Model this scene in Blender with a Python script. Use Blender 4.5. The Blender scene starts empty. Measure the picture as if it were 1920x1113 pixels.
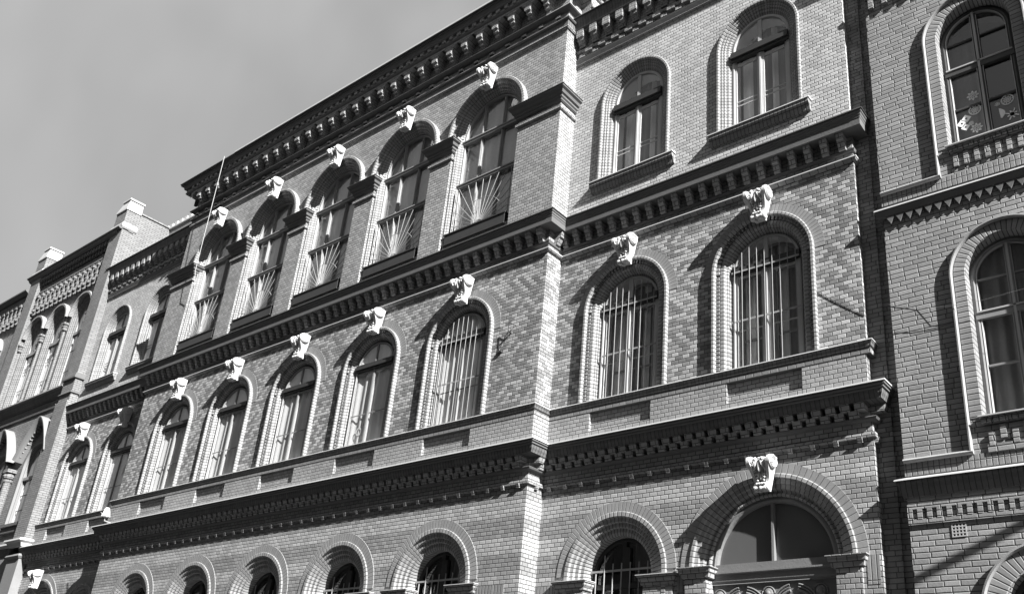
import bpy, math, random
from mathutils import Vector, Matrix
random.seed(7)
R = math.radians
PI = math.pi
scene = bpy.context.scene
COL = scene.collection

# ---------------------------------------------------------------- camera
cam_d = bpy.data.cameras.new('camera')
cam = bpy.data.objects.new('camera', cam_d)
COL.objects.link(cam)
YAW, PITCH, ROLL = 0.6454948, 0.3967569, 0.0546186
FPX, CXO, CYO = 1628.107, 176.295, 165.549      # focal length and principal point offset, px of a 1920 px wide frame
fw = Vector((-math.sin(YAW)*math.cos(PITCH), math.cos(YAW)*math.cos(PITCH), math.sin(PITCH)))
r0 = Vector((math.cos(YAW), math.sin(YAW), 0))
u0 = r0.cross(fw)
rt = math.cos(ROLL)*r0 + math.sin(ROLL)*u0
up = -math.sin(ROLL)*r0 + math.cos(ROLL)*u0
mw = Matrix((rt, up, -fw)).transposed().to_4x4()
mw.translation = (0, 0, 1.65)
cam.matrix_world = mw
cam_d.sensor_fit = 'HORIZONTAL'
cam_d.sensor_width = 36.0
cam_d.lens = FPX/1920*36
cam_d.shift_x = -CXO/1920
cam_d.shift_y = CYO/1920
cam_d.clip_start = 0.1
cam_d.clip_end = 2000
scene.camera = cam

# ---------------------------------------------------------------- light
SUN_DIR = Vector((-3.7, 1.0, -2.65)).normalized()      # the way the light travels
ELEV = math.asin(-SUN_DIR.z)
world = bpy.data.worlds.new('World')
scene.world = world
world.use_nodes = True
wn = world.node_tree
wn.nodes.clear()
sky = wn.nodes.new('ShaderNodeTexSky')
sky.sky_type = 'NISHITA'
sky.sun_disc = False
sky.sun_elevation = ELEV
sky.sun_rotation = math.atan2(-SUN_DIR.x, -SUN_DIR.y)
sky.dust_density = 1.0
sky.air_density = 1.0
bw = wn.nodes.new('ShaderNodeRGBToBW')
bgn = wn.nodes.new('ShaderNodeBackground')
won = wn.nodes.new('ShaderNodeOutputWorld')
# faint wisps of high cloud
wtc = wn.nodes.new('ShaderNodeTexCoord')
wmp = wn.nodes.new('ShaderNodeMapping')
wmp.inputs['Scale'].default_value = (3.4, 3.4, 0.45)
wmp.inputs['Location'].default_value = (2.7, 0.0, 0.0)
wnz = wn.nodes.new('ShaderNodeTexNoise')
wnz.inputs['Scale'].default_value = 1.6
wnz.inputs['Detail'].default_value = 3
wmr = wn.nodes.new('ShaderNodeMapRange')
wmr.inputs['From Min'].default_value = 0.42
wmr.inputs['From Max'].default_value = 0.75
wmr.inputs['To Min'].default_value = 1.0
wmr.inputs['To Max'].default_value = 1.30
wmu = wn.nodes.new('ShaderNodeMath')
wmu.operation = 'MULTIPLY'
wn.links.new(wtc.outputs['Generated'], wmp.inputs['Vector'])
wn.links.new(wmp.outputs['Vector'], wnz.inputs['Vector'])
wn.links.new(wnz.outputs['Fac'], wmr.inputs['Value'])
wn.links.new(sky.outputs[0], bw.inputs[0])
# the film's response to the sky: a gentle compression keeps the glow round the sun from filling the shade
wpw = wn.nodes.new('ShaderNodeMath'); wpw.operation = 'POWER'; wpw.inputs[1].default_value = 0.12
wsc = wn.nodes.new('ShaderNodeMath'); wsc.operation = 'MULTIPLY'; wsc.inputs[1].default_value = 1.16
wn.links.new(bw.outputs[0], wpw.inputs[0])
wn.links.new(wpw.outputs[0], wsc.inputs[0])
wn.links.new(wsc.outputs[0], wmu.inputs[0])
# one long pale streak of cirrus, a band round a great circle of the sky
wdt = wn.nodes.new('ShaderNodeVectorMath'); wdt.operation = 'DOT_PRODUCT'; wdt.inputs[1].default_value = (-0.4402, -0.8977, -0.0197)
wab = wn.nodes.new('ShaderNodeMath'); wab.operation = 'ABSOLUTE'
wst = wn.nodes.new('ShaderNodeMapRange'); wst.interpolation_type = 'SMOOTHSTEP'
wst.inputs['From Min'].default_value = 0.0; wst.inputs['From Max'].default_value = 0.075
wst.inputs['To Min'].default_value = 0.22; wst.inputs['To Max'].default_value = 0.0
wsm = wn.nodes.new('ShaderNodeMath'); wsm.operation = 'MULTIPLY_ADD'
wn.links.new(wtc.outputs['Generated'], wdt.inputs[0]); wn.links.new(wdt.outputs['Value'], wab.inputs[0]); wn.links.new(wab.outputs[0], wst.inputs['Value'])
wn.links.new(wst.outputs[0], wsm.inputs[0]); wn.links.new(wnz.outputs['Fac'], wsm.inputs[1]); wn.links.new(wmr.outputs[0], wsm.inputs[2])
wn.links.new(wsm.outputs[0], wmu.inputs[1])
wn.links.new(wmu.outputs[0], bgn.inputs['Color'])
wn.links.new(bgn.outputs[0], won.inputs['Surface'])
bgn.inputs['Strength'].default_value = 0.1
sun_d = bpy.data.lights.new('sun', 'SUN')
sun_d.energy = 5.0
sun_d.angle = R(0.53)
sun_d.color = (1.0, 0.995, 0.985)
sun = bpy.data.objects.new('sun', sun_d)
COL.objects.link(sun)
sun.rotation_euler = SUN_DIR.to_track_quat('-Z', 'Y').to_euler()
sun.location = (20, -10, 30)
scene.view_settings.view_transform = 'Standard'
scene.view_settings.look = 'None'
scene.view_settings.exposure = 1.7
scene.view_settings.gamma = 1.0
scene.view_settings.use_curve_mapping = False

# ---------------------------------------------------------------- materials
ALB = .77        # one brightness for all masonry and paint
def newmat(name):
    m = bpy.data.materials.new(name)
    m.use_nodes = True
    nt = m.node_tree
    b = nt.nodes['Principled BSDF']
    return m, nt, b

class N:
    """tiny node helper"""
    def __init__(s, nt): s.nt = nt
    def val(s, x, sock):
        if isinstance(x, (int, float)): sock.default_value = x
        else: s.nt.links.new(x, sock)
    def m(s, op, a, b=0.0, c=0.0):
        n = s.nt.nodes.new('ShaderNodeMath'); n.operation = op
        s.val(a, n.inputs[0]); s.val(b, n.inputs[1])
        if len(n.inputs) > 2: s.val(c, n.inputs[2])
        return n.outputs[0]
    def mr(s, v, a, b, c, d, smooth=True):
        n = s.nt.nodes.new('ShaderNodeMapRange')
        if smooth: n.interpolation_type = 'SMOOTHSTEP'
        s.val(v, n.inputs['Value']); n.inputs['From Min'].default_value = a; n.inputs['From Max'].default_value = b
        s.val(c, n.inputs['To Min']); s.val(d, n.inputs['To Max'])
        return n.outputs[0]
    def xyz(s, v):
        n = s.nt.nodes.new('ShaderNodeSeparateXYZ'); s.nt.links.new(v, n.inputs[0]); return n.outputs
    def comb(s, x, y, z):
        n = s.nt.nodes.new('ShaderNodeCombineXYZ')
        for i, q in enumerate((x, y, z)): s.val(q, n.inputs[i])
        return n.outputs[0]
    def white(s, v):
        n = s.nt.nodes.new('ShaderNodeTexWhiteNoise'); n.noise_dimensions = '3D'; s.nt.links.new(v, n.inputs['Vector']); return n.outputs['Value']
    def noise(s, v, sc, det=3, rough=.6):
        n = s.nt.nodes.new('ShaderNodeTexNoise'); n.inputs['Scale'].default_value = sc; n.inputs['Detail'].default_value = det
        n.inputs['Roughness'].default_value = rough
        if v is not None: s.nt.links.new(v, n.inputs['Vector'])
        return n.outputs['Fac']
    def geo(s): return s.nt.nodes.new('ShaderNodeNewGeometry').outputs
    def objco(s): return s.nt.nodes.new('ShaderNodeTexCoord').outputs['Object']
    def grey(s, v):
        return s.comb(v, v, v)
    def bump(s, h, dist, strength=1.0):
        n = s.nt.nodes.new('ShaderNodeBump'); n.inputs['Distance'].default_value = dist; n.inputs['Strength'].default_value = strength
        s.nt.links.new(h, n.inputs['Height']); return n.outputs[0]

def brick(name, a, var=.16, h=.0763, w=.15, mort=.06, mw=.0066, pattern=None, rough=.75, flip=.0, soldier=False, offs=.5, wob=0., stain=.20):
    m, nt, b = newmat(name); n = N(nt)
    g = n.geo(); P = n.xyz(g['Position']); Nn = n.xyz(g['True Normal'])
    ax = n.m('ABSOLUTE', Nn[0]); ay = n.m('ABSOLUTE', Nn[1])
    side = n.m('GREATER_THAN', ax, ay)
    u = n.m('ADD', n.m('MULTIPLY', P[0], n.m('SUBTRACT', 1.0, side)), n.m('MULTIPLY', P[1], side))
    v = P[2]
    if wob:
        wn_ = n.m('MULTIPLY', n.m('SUBTRACT', n.noise(g['Position'], 3.0, 2), .5), wob)
        v = n.m('ADD', v, wn_); u = n.m('ADD', u, n.m('MULTIPLY', n.m('SUBTRACT', n.noise(g['Position'], 5.0, 2), .5), wob*1.5))
    if soldier: u, v = v, u
    vr = n.m('DIVIDE', v, h); row = n.m('FLOOR', vr); fv = n.m('SUBTRACT', vr, row)
    odd = n.m('FLOORED_MODULO', row, 2.0)
    uu = n.m('ADD', n.m('DIVIDE', u, w), n.m('MULTIPLY', odd, offs))
    if wob:  # hand-made mixed lengths
        uu = n.m('ADD', uu, n.m('MULTIPLY', n.white(n.comb(row, 3.3, 1.7)), .8))
    cl = n.m('FLOOR', uu); fu = n.m('SUBTRACT', uu, cl)
    rnd = n.white(n.comb(cl, row, side))
    dv = n.m('MULTIPLY', n.m('MINIMUM', fv, n.m('SUBTRACT', 1.0, fv)), h)
    du = n.m('MULTIPLY', n.m('MINIMUM', fu, n.m('SUBTRACT', 1.0, fu)), w)
    d = n.m('MINIMUM', dv, du)
    brk = n.mr(d, mw*.45, mw*1.0, 0.0, 1.0)
    edge = n.mr(d, mw*.3, mw*1.7, 0.0, 1.0)
    val = n.m('MULTIPLY', a*ALB, n.m('ADD', 1.0-var, n.m('MULTIPLY', rnd, 2*var)))
    if pattern == 'lozenge':
        key = n.m('ADD', n.m('ADD', n.m('MULTIPLY', cl, 2.0), n.m('SUBTRACT', 1.0, odd)), n.m('PINGPONG', row, 6.0))
        lt = n.m('LESS_THAN', n.m('FLOORED_MODULO', key, 4.0), 1.5)
        fl = n.m('LESS_THAN', n.white(n.comb(row, cl, 9.0)), .27)
        lt = n.m('ABSOLUTE', n.m('SUBTRACT', lt, fl))
        val = n.m('MULTIPLY', val, n.m('ADD', .68, n.m('MULTIPLY', lt, .58)))
    elif pattern == 'band':
        lt = n.m('LESS_THAN', n.m('FLOORED_MODULO', row, 9.0), 4.0)
        val = n.m('MULTIPLY', val, n.m('ADD', .80, n.m('MULTIPLY', lt, .36)))
    big = n.noise(g['Position'], .55, 4)
    strk = n.noise(n.comb(n.m('MULTIPLY', u, 3.2), n.m('MULTIPLY', v, .35), 2.0), 1.0, 3)
    fine = n.noise(g['Position'], 38.0, 3)
    st = n.m('ADD', n.m('ADD', n.m('MULTIPLY', n.m('SUBTRACT', big, .5), stain*2.2), n.m('MULTIPLY', n.m('SUBTRACT', strk, .5), stain*1.6)), n.m('MULTIPLY', n.m('SUBTRACT', fine, .5), .35))
    val = n.m('MULTIPLY', val, n.m('ADD', 1.0, st))
    mv = n.m('MULTIPLY', mort*ALB, n.m('ADD', .7, n.m('MULTIPLY', fine, .6)))
    c = n.m('ADD', n.m('MULTIPLY', val, brk), n.m('MULTIPLY', mv, n.m('SUBTRACT', 1.0, brk)))
    nt.links.new(n.grey(c), b.inputs['Base Color'])
    b.inputs['Roughness'].default_value = rough
    b.inputs['Specular IOR Level'].default_value = .3
    hgt = n.m('ADD', n.m('ADD', edge, n.m('MULTIPLY', rnd, .35)), n.m('MULTIPLY', fine, .3))
    nt.links.new(n.bump(hgt, .007), b.inputs['Normal'])
    return m

def voussoir(name, a, rad=.9, var=.14, h=.0763, mort=.05, rough=.75, mw=.0075):
    """bricks that follow an arch: courses below the springing, rays above it"""
    m, nt, b = newmat(name); n = N(nt)
    P = n.xyz(n.objco()); g = n.geo()
    ang = n.m('ARCTAN2', P[2], P[0])
    k = round(PI*rad/h)
    av = n.m('DIVIDE', ang, PI/k)
    zv = n.m('DIVIDE', P[2], h)
    low = n.m('LESS_THAN', P[2], 0.0)
    v = n.m('ADD', n.m('MULTIPLY', zv, low), n.m('MULTIPLY', av, n.m('SUBTRACT', 1.0, low)))
    row = n.m('FLOOR', v); f = n.m('SUBTRACT', v, row)
    rnd = n.white(n.comb(row, low, n.m('GREATER_THAN', P[0], 0.0)))
    rr = n.m('SQRT', n.m('ADD', n.m('MULTIPLY', P[0], P[0]), n.m('MULTIPLY', P[2], P[2])))
    sc = n.m('ADD', low, n.m('MULTIPLY', n.m('SUBTRACT', 1.0, low), n.m('DIVIDE', rr, rad)))
    d = n.m('MULTIPLY', n.m('MULTIPLY', n.m('MINIMUM', f, n.m('SUBTRACT', 1.0, f)), h), sc)
    brk = n.mr(d, mw*.4, mw, 0.0, 1.0); edge = n.mr(d, mw*.25, mw*1.8, 0.0, 1.0)
    fine = n.noise(g['Position'], 35.0, 3); big = n.noise(g['Position'], 1.2, 3)
    val = n.m('MULTIPLY', a*ALB, n.m('ADD', 1.0-var, n.m('MULTIPLY', rnd, 2*var)))
    val = n.m('MULTIPLY', val, n.m('ADD', .72, n.m('ADD', n.m('MULTIPLY', fine, .3), n.m('MULTIPLY', big, .26))))
    c = n.m('ADD', n.m('MULTIPLY', val, brk), n.m('MULTIPLY', mort*ALB, n.m('SUBTRACT', 1.0, brk)))
    nt.links.new(n.grey(c), b.inputs['Base Color'])
    b.inputs['Roughness'].default_value = rough
    b.inputs['Specular IOR Level'].default_value = .3
    hgt = n.m('ADD', n.m('ADD', edge, n.m('MULTIPLY', rnd, .3)), n.m('MULTIPLY', fine, .25))
    nt.links.new(n.bump(hgt, .006), b.inputs['Normal'])
    return m

def plain(name, a, rough=.6, var=.25, sc=6.0, metal=0., bumpd=.003, spec=.3):
    m, nt, b = newmat(name); n = N(nt); g = n.geo()
    f1 = n.noise(g['Position'], sc, 4); f2 = n.noise(g['Position'], sc*9, 3)
    c = n.m('MULTIPLY', a*(ALB if a < .75 else .95), n.m('ADD', 1.0-var, n.m('ADD', n.m('MULTIPLY', f1, var*1.2), n.m('MULTIPLY', f2, var*.8))))
    nt.links.new(n.grey(c), b.inputs['Base Color'])
    b.inputs['Roughness'].default_value = rough; b.inputs['Metallic'].default_value = metal
    b.inputs['Specular IOR Level'].default_value = spec
    if bumpd: nt.links.new(n.bump(f2, bumpd), b.inputs['Normal'])
    return m

def glassmat(name, trans=.8, rough=.02, wav=.0016, f0=.11):
    m, nt, b = newmat(name); n = N(nt); nt.nodes.remove(b)
    out = [x for x in nt.nodes if x.type == 'OUTPUT_MATERIAL'][0]
    tr = nt.nodes.new('ShaderNodeBsdfTransparent'); tr.inputs[0].default_value = (trans, trans, trans, 1)
    gl = nt.nodes.new('ShaderNodeBsdfGlossy'); gl.inputs['Roughness'].default_value = rough; gl.inputs['Color'].default_value = (.95, .95, .95, 1)
    mx = nt.nodes.new('ShaderNodeMixShader')
    g = n.geo()
    bp = n.bump(n.noise(g['Position'], 2.3, 1), wav*20, .12)
    dt = nt.nodes.new('ShaderNodeVectorMath'); dt.operation = 'DOT_PRODUCT'
    nt.links.new(g['Incoming'], dt.inputs[0]); nt.links.new(g['Normal'], dt.inputs[1])
    cosv = n.m('ABSOLUTE', dt.outputs['Value'])
    fac = n.m('ADD', f0, n.m('MULTIPLY', 1.0-f0, n.m('POWER', n.m('SUBTRACT', 1.0, cosv), 5.0)))   # the same from both sides
    nt.links.new(bp, gl.inputs['Normal'])
    nt.links.new(fac, mx.inputs[0]); nt.links.new(tr.outputs[0], mx.inputs[1]); nt.links.new(gl.outputs[0], mx.inputs[2])
    nt.links.new(mx.outputs[0], out.inputs['Surface'])
    return m

MT = dict(
    top_d=brick('brick_upper_middle', .34, var=.22, stain=.18),
    top_e=brick('brick_upper_side', .53, var=.17, stain=.18, mort=.07),
    mid=brick('brick_patterned', .34, var=.22, mort=.045, pattern='lozenge'),
    low=brick('brick_banded', .36, var=.18, mort=.045, pattern='band'),
    plainb=brick('brick_plain', .33, var=.12),
    dark=brick('brick_dark', .12, var=.16, w=.15),
    recess=brick('brick_rough_recess', .26, var=.2, w=.22, wob=.012),
    old=brick('brick_hand_made', .32, var=.17, h=.0785, w=.215, wob=.014, mort=.065, mw=.0075, stain=.2),
    sold=brick('brick_upright', .27, var=.12, h=.0763, w=.5, soldier=True, offs=0.),
    soldshade=brick('brick_upright_shade_tone', .14, var=.14, h=.0763, w=.5, soldier=True, offs=0.),  # darker copy of the upright brick, cornice shade put into its colour
    goth2=brick('brick_gothic_dull', .19, var=.14, h=.0763, w=.22, stain=.2),
    goth=brick('brick_gothic', .23, var=.12, h=.0763, w=.22, stain=.2),
    vous=voussoir('moulded_brick_arch', .33),
    ring=voussoir('dark_brick_ring', .29, rad=1.1, mort=.16, var=.05, mw=.005),
    vousg=voussoir('moulded_brick_dull_arch', .24),
    vousd=voussoir('moulded_brick_wide_arch', .33, rad=1.1),
    voold=voussoir('hand_made_brick_arch', .29, rad=.75, h=.085, mort=.05),
    stone=plain('brick_moulding_shade_tone', .14, .8, .3, 4),  # same brick coloured darker, so the mouldings carry painted shade
    lead=plain('sheet_metal_flashing', .62, .45, .2, 3, bumpd=0),
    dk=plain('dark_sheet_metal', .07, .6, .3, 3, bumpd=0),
    plaster=plain('white_painted_plaster', .66, .75, .6, 11, bumpd=.006),
    frame=plain('painted_window_wood', .30, .5, .25, 5, bumpd=0),
    wframe=plain('white_window_wood', .50, .5, .15, 5, bumpd=0),
    dframe=plain('dark_window_wood', .05, .5, .3, 5, bumpd=0),
    gframe=plain('brown_window_wood', .075, .5, .3, 5, bumpd=0),
    liner=plain('white_window_lining', .80, .6, .1, 3, bumpd=0),
    netc=plain('thin_net_curtain', .60, .9, .3, 2, bumpd=0),
    curtain=plain('pale_curtain', .80, .9, .15, 3, bumpd=0),
    dcurtain=plain('grey_curtain', .30, .9, .2, 3, bumpd=0),
    room=plain('dark_room', .05, .9, .2, 1, bumpd=0),
    iron=plain('pale_iron_bars', .36, .5, .2, 8, bumpd=0),
    diron=plain('dark_iron', .05, .6, .3, 8, bumpd=0),
    hoodm=plain('brick_hood_moulding', .34, .8, .25, 6),
    paper=plain('white_paper', .92, .8, .08, 9, bumpd=0),
    stone2=plain('smooth_render_stone', .24, .85, .25, 2.5),
    pale=plain('pale_stone_coping', .55, .8, .2, 5),
    roof=plain('roof_sheet', .12, .6, .3, 2),
    asph=plain('asphalt', .05, .9, .4, 3),
    pave=plain('pavement_stone', .10, .9, .3, 2),
    wire=plain('pale_cable', .50, .6, .1, 3, bumpd=0),
    gwire=plain('grey_cable', .22, .6, .1, 3, bumpd=0),
    dwire=plain('dark_cable', .05, .6, .1, 3, bumpd=0),
    glass=glassmat('window_glass', .92),
    glassd=glassmat('tinted_window_glass', .62),
    frost=plain('frosted_glass', .13, .25, .12, 2, bumpd=0, spec=.5),
    door=plain('painted_door_wood', .22, .5, .25, 5),
)

# ---------------------------------------------------------------- mesh helpers
WL = {}
class M:
    def __init__(s): s.v = []; s.f = []
    def box(s, x0, x1, y0, y1, z0, z1):
        i = len(s.v)
        s.v += [(x0,y0,z0),(x1,y0,z0),(x1,y1,z0),(x0,y1,z0),(x0,y0,z1),(x1,y0,z1),(x1,y1,z1),(x0,y1,z1)]
        s.f += [(i,i+3,i+2,i+1),(i+4,i+5,i+6,i+7),(i,i+1,i+5,i+4),(i+1,i+2,i+6,i+5),(i+2,i+3,i+7,i+6),(i+3,i,i+4,i+7)]
        return s
    def quad(s, *p):
        i = len(s.v); s.v += list(p); s.f.append(tuple(range(i, i+len(p)))); return s
    def grid(s, rows, closed_u=False, closed_v=False):
        i = len(s.v); nr = len(rows); nc = len(rows[0])
        for r in rows: s.v += list(r)
        for a in range(nr if closed_u else nr-1):
            b = (a+1) % nr
            for c in range(nc if closed_v else nc-1):
                d = (c+1) % nc
                s.f.append((i+a*nc+c, i+a*nc+d, i+b*nc+d, i+b*nc+c))
        return s
    def usweep(s, prof, zb=None, segs=32, cx=0, cz=0, closed=False, a0=PI, a1=0.0, sx=1.0, y=0.0):
        """profile of (radius, y) carried up a jamb, round the arch and down the other jamb"""
        path = []
        if zb is not None: path.append((-1, 0, zb))
        for k in range(segs+1):
            t = a0+(a1-a0)*k/segs
            path.append((math.cos(t), math.sin(t), 0))
        if zb is not None: path.append((1, 0, zb))
        rows = [[(cx+px*r, yy+y, cz+pz*r+o) for (r, yy) in prof] for (px, pz, o) in path]
        s.grid(rows, closed_v=closed)
        if closed:
            s.f.append(tuple(range(len(s.v)-len(prof), len(s.v))))
            st = len(s.v)-len(prof)*len(path); s.f.append(tuple(range(st, st+len(prof))))
        return s
    def sweep(s, prof, path, closed=True):
        """profile of (out, z) carried along a plan path with mitred corners"""
        n = len(path); nr = []
        for k in range(n-1):
            dx, dy = path[k+1][0]-path[k][0], path[k+1][1]-path[k][1]; L = math.hypot(dx, dy)
            nr.append((-dy/L, dx/L))
        rows = []
        for k in range(n):
            if k == 0: o = nr[0]
            elif k == n-1: o = nr[-1]
            else:
                a, b = nr[k-1], nr[k]; q = 1+a[0]*b[0]+a[1]*b[1]; o = ((a[0]+b[0])/q, (a[1]+b[1])/q)
            rows.append([(path[k][0]+o[0]*p, path[k][1]+o[1]*p, z) for p, z in prof])
        st = len(s.v); s.grid(rows, closed_v=closed)
        if closed:
            m_ = len(prof); s.f.append(tuple(range(st, st+m_))); s.f.append(tuple(range(len(s.v)-m_, len(s.v))))
        return s
    def blocks(s, path, pitch, w, o0, o1, z0, z1, phase=0.0, cham=0.0, lo=None):
        """blocks set out along a plan path; cham bevels the underside, lo = out of the bottom edge"""
        for k in range(len(path)-1):
            (ax, ay), (bx_, by_) = path[k], path[k+1]
            L = math.hypot(bx_-ax, by_-ay); dx, dy = (bx_-ax)/L, (by_-ay)/L; nx, ny = -dy, dx
            cnt = max(1, int(round(L/pitch)))
            for j in range(cnt):
                t = (j+.5+phase)*L/cnt
                if t-w/2 < -.02 or t+w/2 > L+.02: continue
                ob = o1 if lo is None else lo
                i = len(s.v)
                for (tt, oo, zz) in ((-w/2,o0,z0),(w/2,o0,z0),(w/2,ob,z0),(-w/2,ob,z0),(-w/2,o0,z1),(w/2,o0,z1),(w/2,o1,z1),(-w/2,o1,z1)):
                    s.v.append((ax+dx*(t+tt)+nx*oo, ay+dy*(t+tt)+ny*oo, zz))
                s.f += [(i,i+1,i+2,i+3),(i+4,i+7,i+6,i+5),(i,i+4,i+5,i+1),(i+1,i+5,i+6,i+2),(i+2,i+6,i+7,i+3),(i+3,i+7,i+4,i)]
        return s
    def tube(s, pts, r, n=8):
        P = [Vector(p) for p in pts]; rows = []
        for k, p in enumerate(P):
            d = (P[min(k+1, len(P)-1)]-P[max(k-1, 0)]).normalized()
            a = d.cross(Vector((0,0,1)) if abs(d.z) < .9 else Vector((1,0,0))).normalized(); b = d.cross(a)
            rr = r[k] if isinstance(r, (list, tuple)) else r
            rows.append([tuple(p+a*rr*math.cos(2*PI*j/n)+b*rr*math.sin(2*PI*j/n)) for j in range(n)])
        st = len(s.v); s.grid(rows, closed_v=True)
        s.f.append(tuple(range(st, st+n))); s.f.append(tuple(range(len(s.v)-n, len(s.v))))
        return s
    def ball(s, c, rx, ry, rz, n=8, mth=6, rot=None):
        rows = []
        for a in range(mth+1):
            t = PI*a/mth; row = []
            for b in range(n):
                p = Vector((rx*math.sin(t)*math.cos(2*PI*b/n), ry*math.sin(t)*math.sin(2*PI*b/n), rz*math.cos(t)))
                if rot: p = rot @ p
                row.append((c[0]+p.x, c[1]+p.y, c[2]+p.z))
            rows.append(row)
        return s.grid(rows, closed_v=True)
    def disc_x(s, x0, x1, y, z, r, n=20):
        """a round drum whose axis runs along x"""
        for x in (x0, x1):
            s.quad(*[(x, y+r*math.cos(2*PI*k/n), z+r*math.sin(2*PI*k/n)) for k in range(n)])
        return s.grid([[(x, y+r*math.cos(2*PI*k/n), z+r*math.sin(2*PI*k/n)) for k in range(n)] for x in (x0, x1)], closed_v=True)
    def obj(s, name, mat, parent=None, at=None, smooth=False, world=True):
        """link as one mesh object; at = its origin in the world, world = vertices are in world coordinates"""
        if at is None: at = WL.get(parent.name, (0,0,0)) if parent else (0,0,0)
        vs = [(a-at[0], b-at[1], c-at[2]) for a, b, c in s.v] if world else s.v
        me = bpy.data.meshes.new(name)
        me.from_pydata(vs, [], s.f); me.update()
        if mat: me.materials.append(MT[mat])
        if smooth:
            me.polygons.foreach_set('use_smooth', [True]*len(me.polygons))
            me.set_sharp_from_angle(angle=R(32))
        o = bpy.data.objects.new(name, me); COL.objects.link(o)
        WL[o.name] = tuple(at)
        if parent:
            o.parent = parent; p = WL[parent.name]
            o.location = (at[0]-p[0], at[1]-p[1], at[2]-p[2])
        else: o.location = at
        return o

def obj_each(m, name, mat, parent, **kw):
    """every separate piece of a mesh as a part of its own"""
    root = list(range(len(m.v)))
    def find(i):
        while root[i] != i: root[i] = root[root[i]]; i = root[i]
        return i
    for f in m.f:
        for q in f[1:]: root[find(q)] = find(f[0])
    parts = {}
    for f in m.f: parts.setdefault(find(f[0]), []).append(f)
    out = []
    for fs in parts.values():
        ids = sorted({q for f in fs for q in f}); at_ = {q: k for k, q in enumerate(ids)}
        n = M(); n.v = [m.v[q] for q in ids]; n.f = [tuple(at_[q] for q in f) for f in fs]
        out.append(n.obj(name, mat, parent, **kw))
    return out

def tag(o, label=None, cat=None, group=None, kind=None):
    if label: o['label'] = label
    if cat: o['category'] = cat
    if group: o['group'] = group
    if kind: o['kind'] = kind
    return o
def thing(name, loc, label, cat, group=None):
    o = bpy.data.objects.new(name, None); COL.objects.link(o); o.location = loc; WL[o.name] = tuple(loc)
    return tag(o, label, cat, group)
def copy_part(o, parent, at):
    """copy a part and its sub-parts to another place on the same thing"""
    c = o.copy(); COL.objects.link(c); c.parent = parent
    p = WL[parent.name]; c.location = (at[0]-p[0], at[1]-p[1], at[2]-p[2]); WL[c.name] = tuple(at)
    if 'label' in c: del c['label']
    for ch in o.children:
        k = ch.copy(); COL.objects.link(k); k.parent = c
    return c

def wall(m, Yf, X0, X1, Z0, Z1, ops, segs=24):
    """front skin with round-headed openings; ops = (cx, half width, sill z, springing z)"""
    ops = sorted(ops); x = X0
    for i, (cx, hw, zb, zs) in enumerate(ops):
        m.quad((x,Yf,Z0),(cx-hw,Yf,Z0),(cx-hw,Yf,Z1),(x,Yf,Z1))
        if zb > Z0: m.quad((cx-hw,Yf,Z0),(cx+hw,Yf,Z0),(cx+hw,Yf,zb),(cx-hw,Yf,zb))
        pts = [(cx-hw*math.cos(PI*k/segs), zs+hw*math.sin(PI*k/segs)) for k in range(segs+1)]
        for k in range(segs):
            (a, b), (c, d) = pts[k], pts[k+1]
            m.quad((a,Yf,b),(c,Yf,d),(c,Yf,Z1),(a,Yf,Z1))
        x = cx+hw
    m.quad((x,Yf,Z0),(X1,Yf,Z0),(X1,Yf,Z1),(x,Yf,Z1))

def outline(hw, zb, segs=24):
    return [(-hw, zb)]+[(-hw*math.cos(PI*k/segs), hw*math.sin(PI*k/segs)) for k in range(segs+1)]+[(hw, zb)]
def pane(hw, zb, y):
    m = M(); m.quad(*[(x, y, z) for x, z in outline(hw, zb)][::-1]); return m
def curtain(x0, x1, zb, hw, y, amp=.022, freq=34, zt=None):
    m = M(); n = max(12, int((x1-x0)*70)); rows = [[], []]
    for k in range(n+1):
        x = x0+(x1-x0)*k/n
        top = math.sqrt(max(0.0, hw*hw-x*x)) if zt is None else zt
        yy = y+amp*math.sin(freq*x+.8*math.sin(7*x))
        rows[0].append((x, yy, zb)); rows[1].append((x, yy, top))
    return m.grid(rows)
def clip_top(x, hw): return math.sqrt(max(0.0, hw*hw-x*x))

# ---------------------------------------------------------------- ground
g = M(); g.quad((-400,-400,0),(400,-400,0),(400,400,0),(-400,400,0))
tag(g.obj('ground', 'pave'), kind='structure')
g = M(); g.box(-120, 60, -6.5, 8.2, -.2, .004)
tag(g.obj('road', 'asph'), kind='structure')
g = M(); g.box(-120, 60, 8.2, 11.4, -.2, .13)
tag(g.obj('pavement', 'pave'), kind='structure')

# ================================================================ MAIN SCHOOL BUILDING
YD, YE, YR = 11.5, 11.95, 12.1
XDR, XDL, XER, XCL = -10.34, -26.32, -4.04, -32.45
PITCH_B = 2.865
DC = [-18.33+PITCH_B*k for k in (-2,-1,0,1,2)]
EC = [-8.62, -5.755]
CC = [-36.66+5.755, -36.66+8.62][::1]
school = thing('brick_building', (-18.33, 12.0, 0), 'long ornate brick school building with projecting five bay middle, arched windows and white scroll keystones', 'building')
S_PATH = [(XER,YR),(XER,YE),(XDR,YE),(XDR,YD),(XDL,YD),(XDL,YE),(-32.62,YE)]
Z1, Z2 = 6.83, 11.82                        # tops of the two storey cornices
ZS_LOW, ZS_MID, ZS_TOPE, ZS_TOPD = 4.40, 9.55, 14.64, 15.26
OP_LOW, OP_MID, OP_TE, OP_TD = 1.02, .93, .85, 1.05
DOOR_X, ZS_DOOR, OP_DOOR = EC[1], 4.36, 1.34

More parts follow.
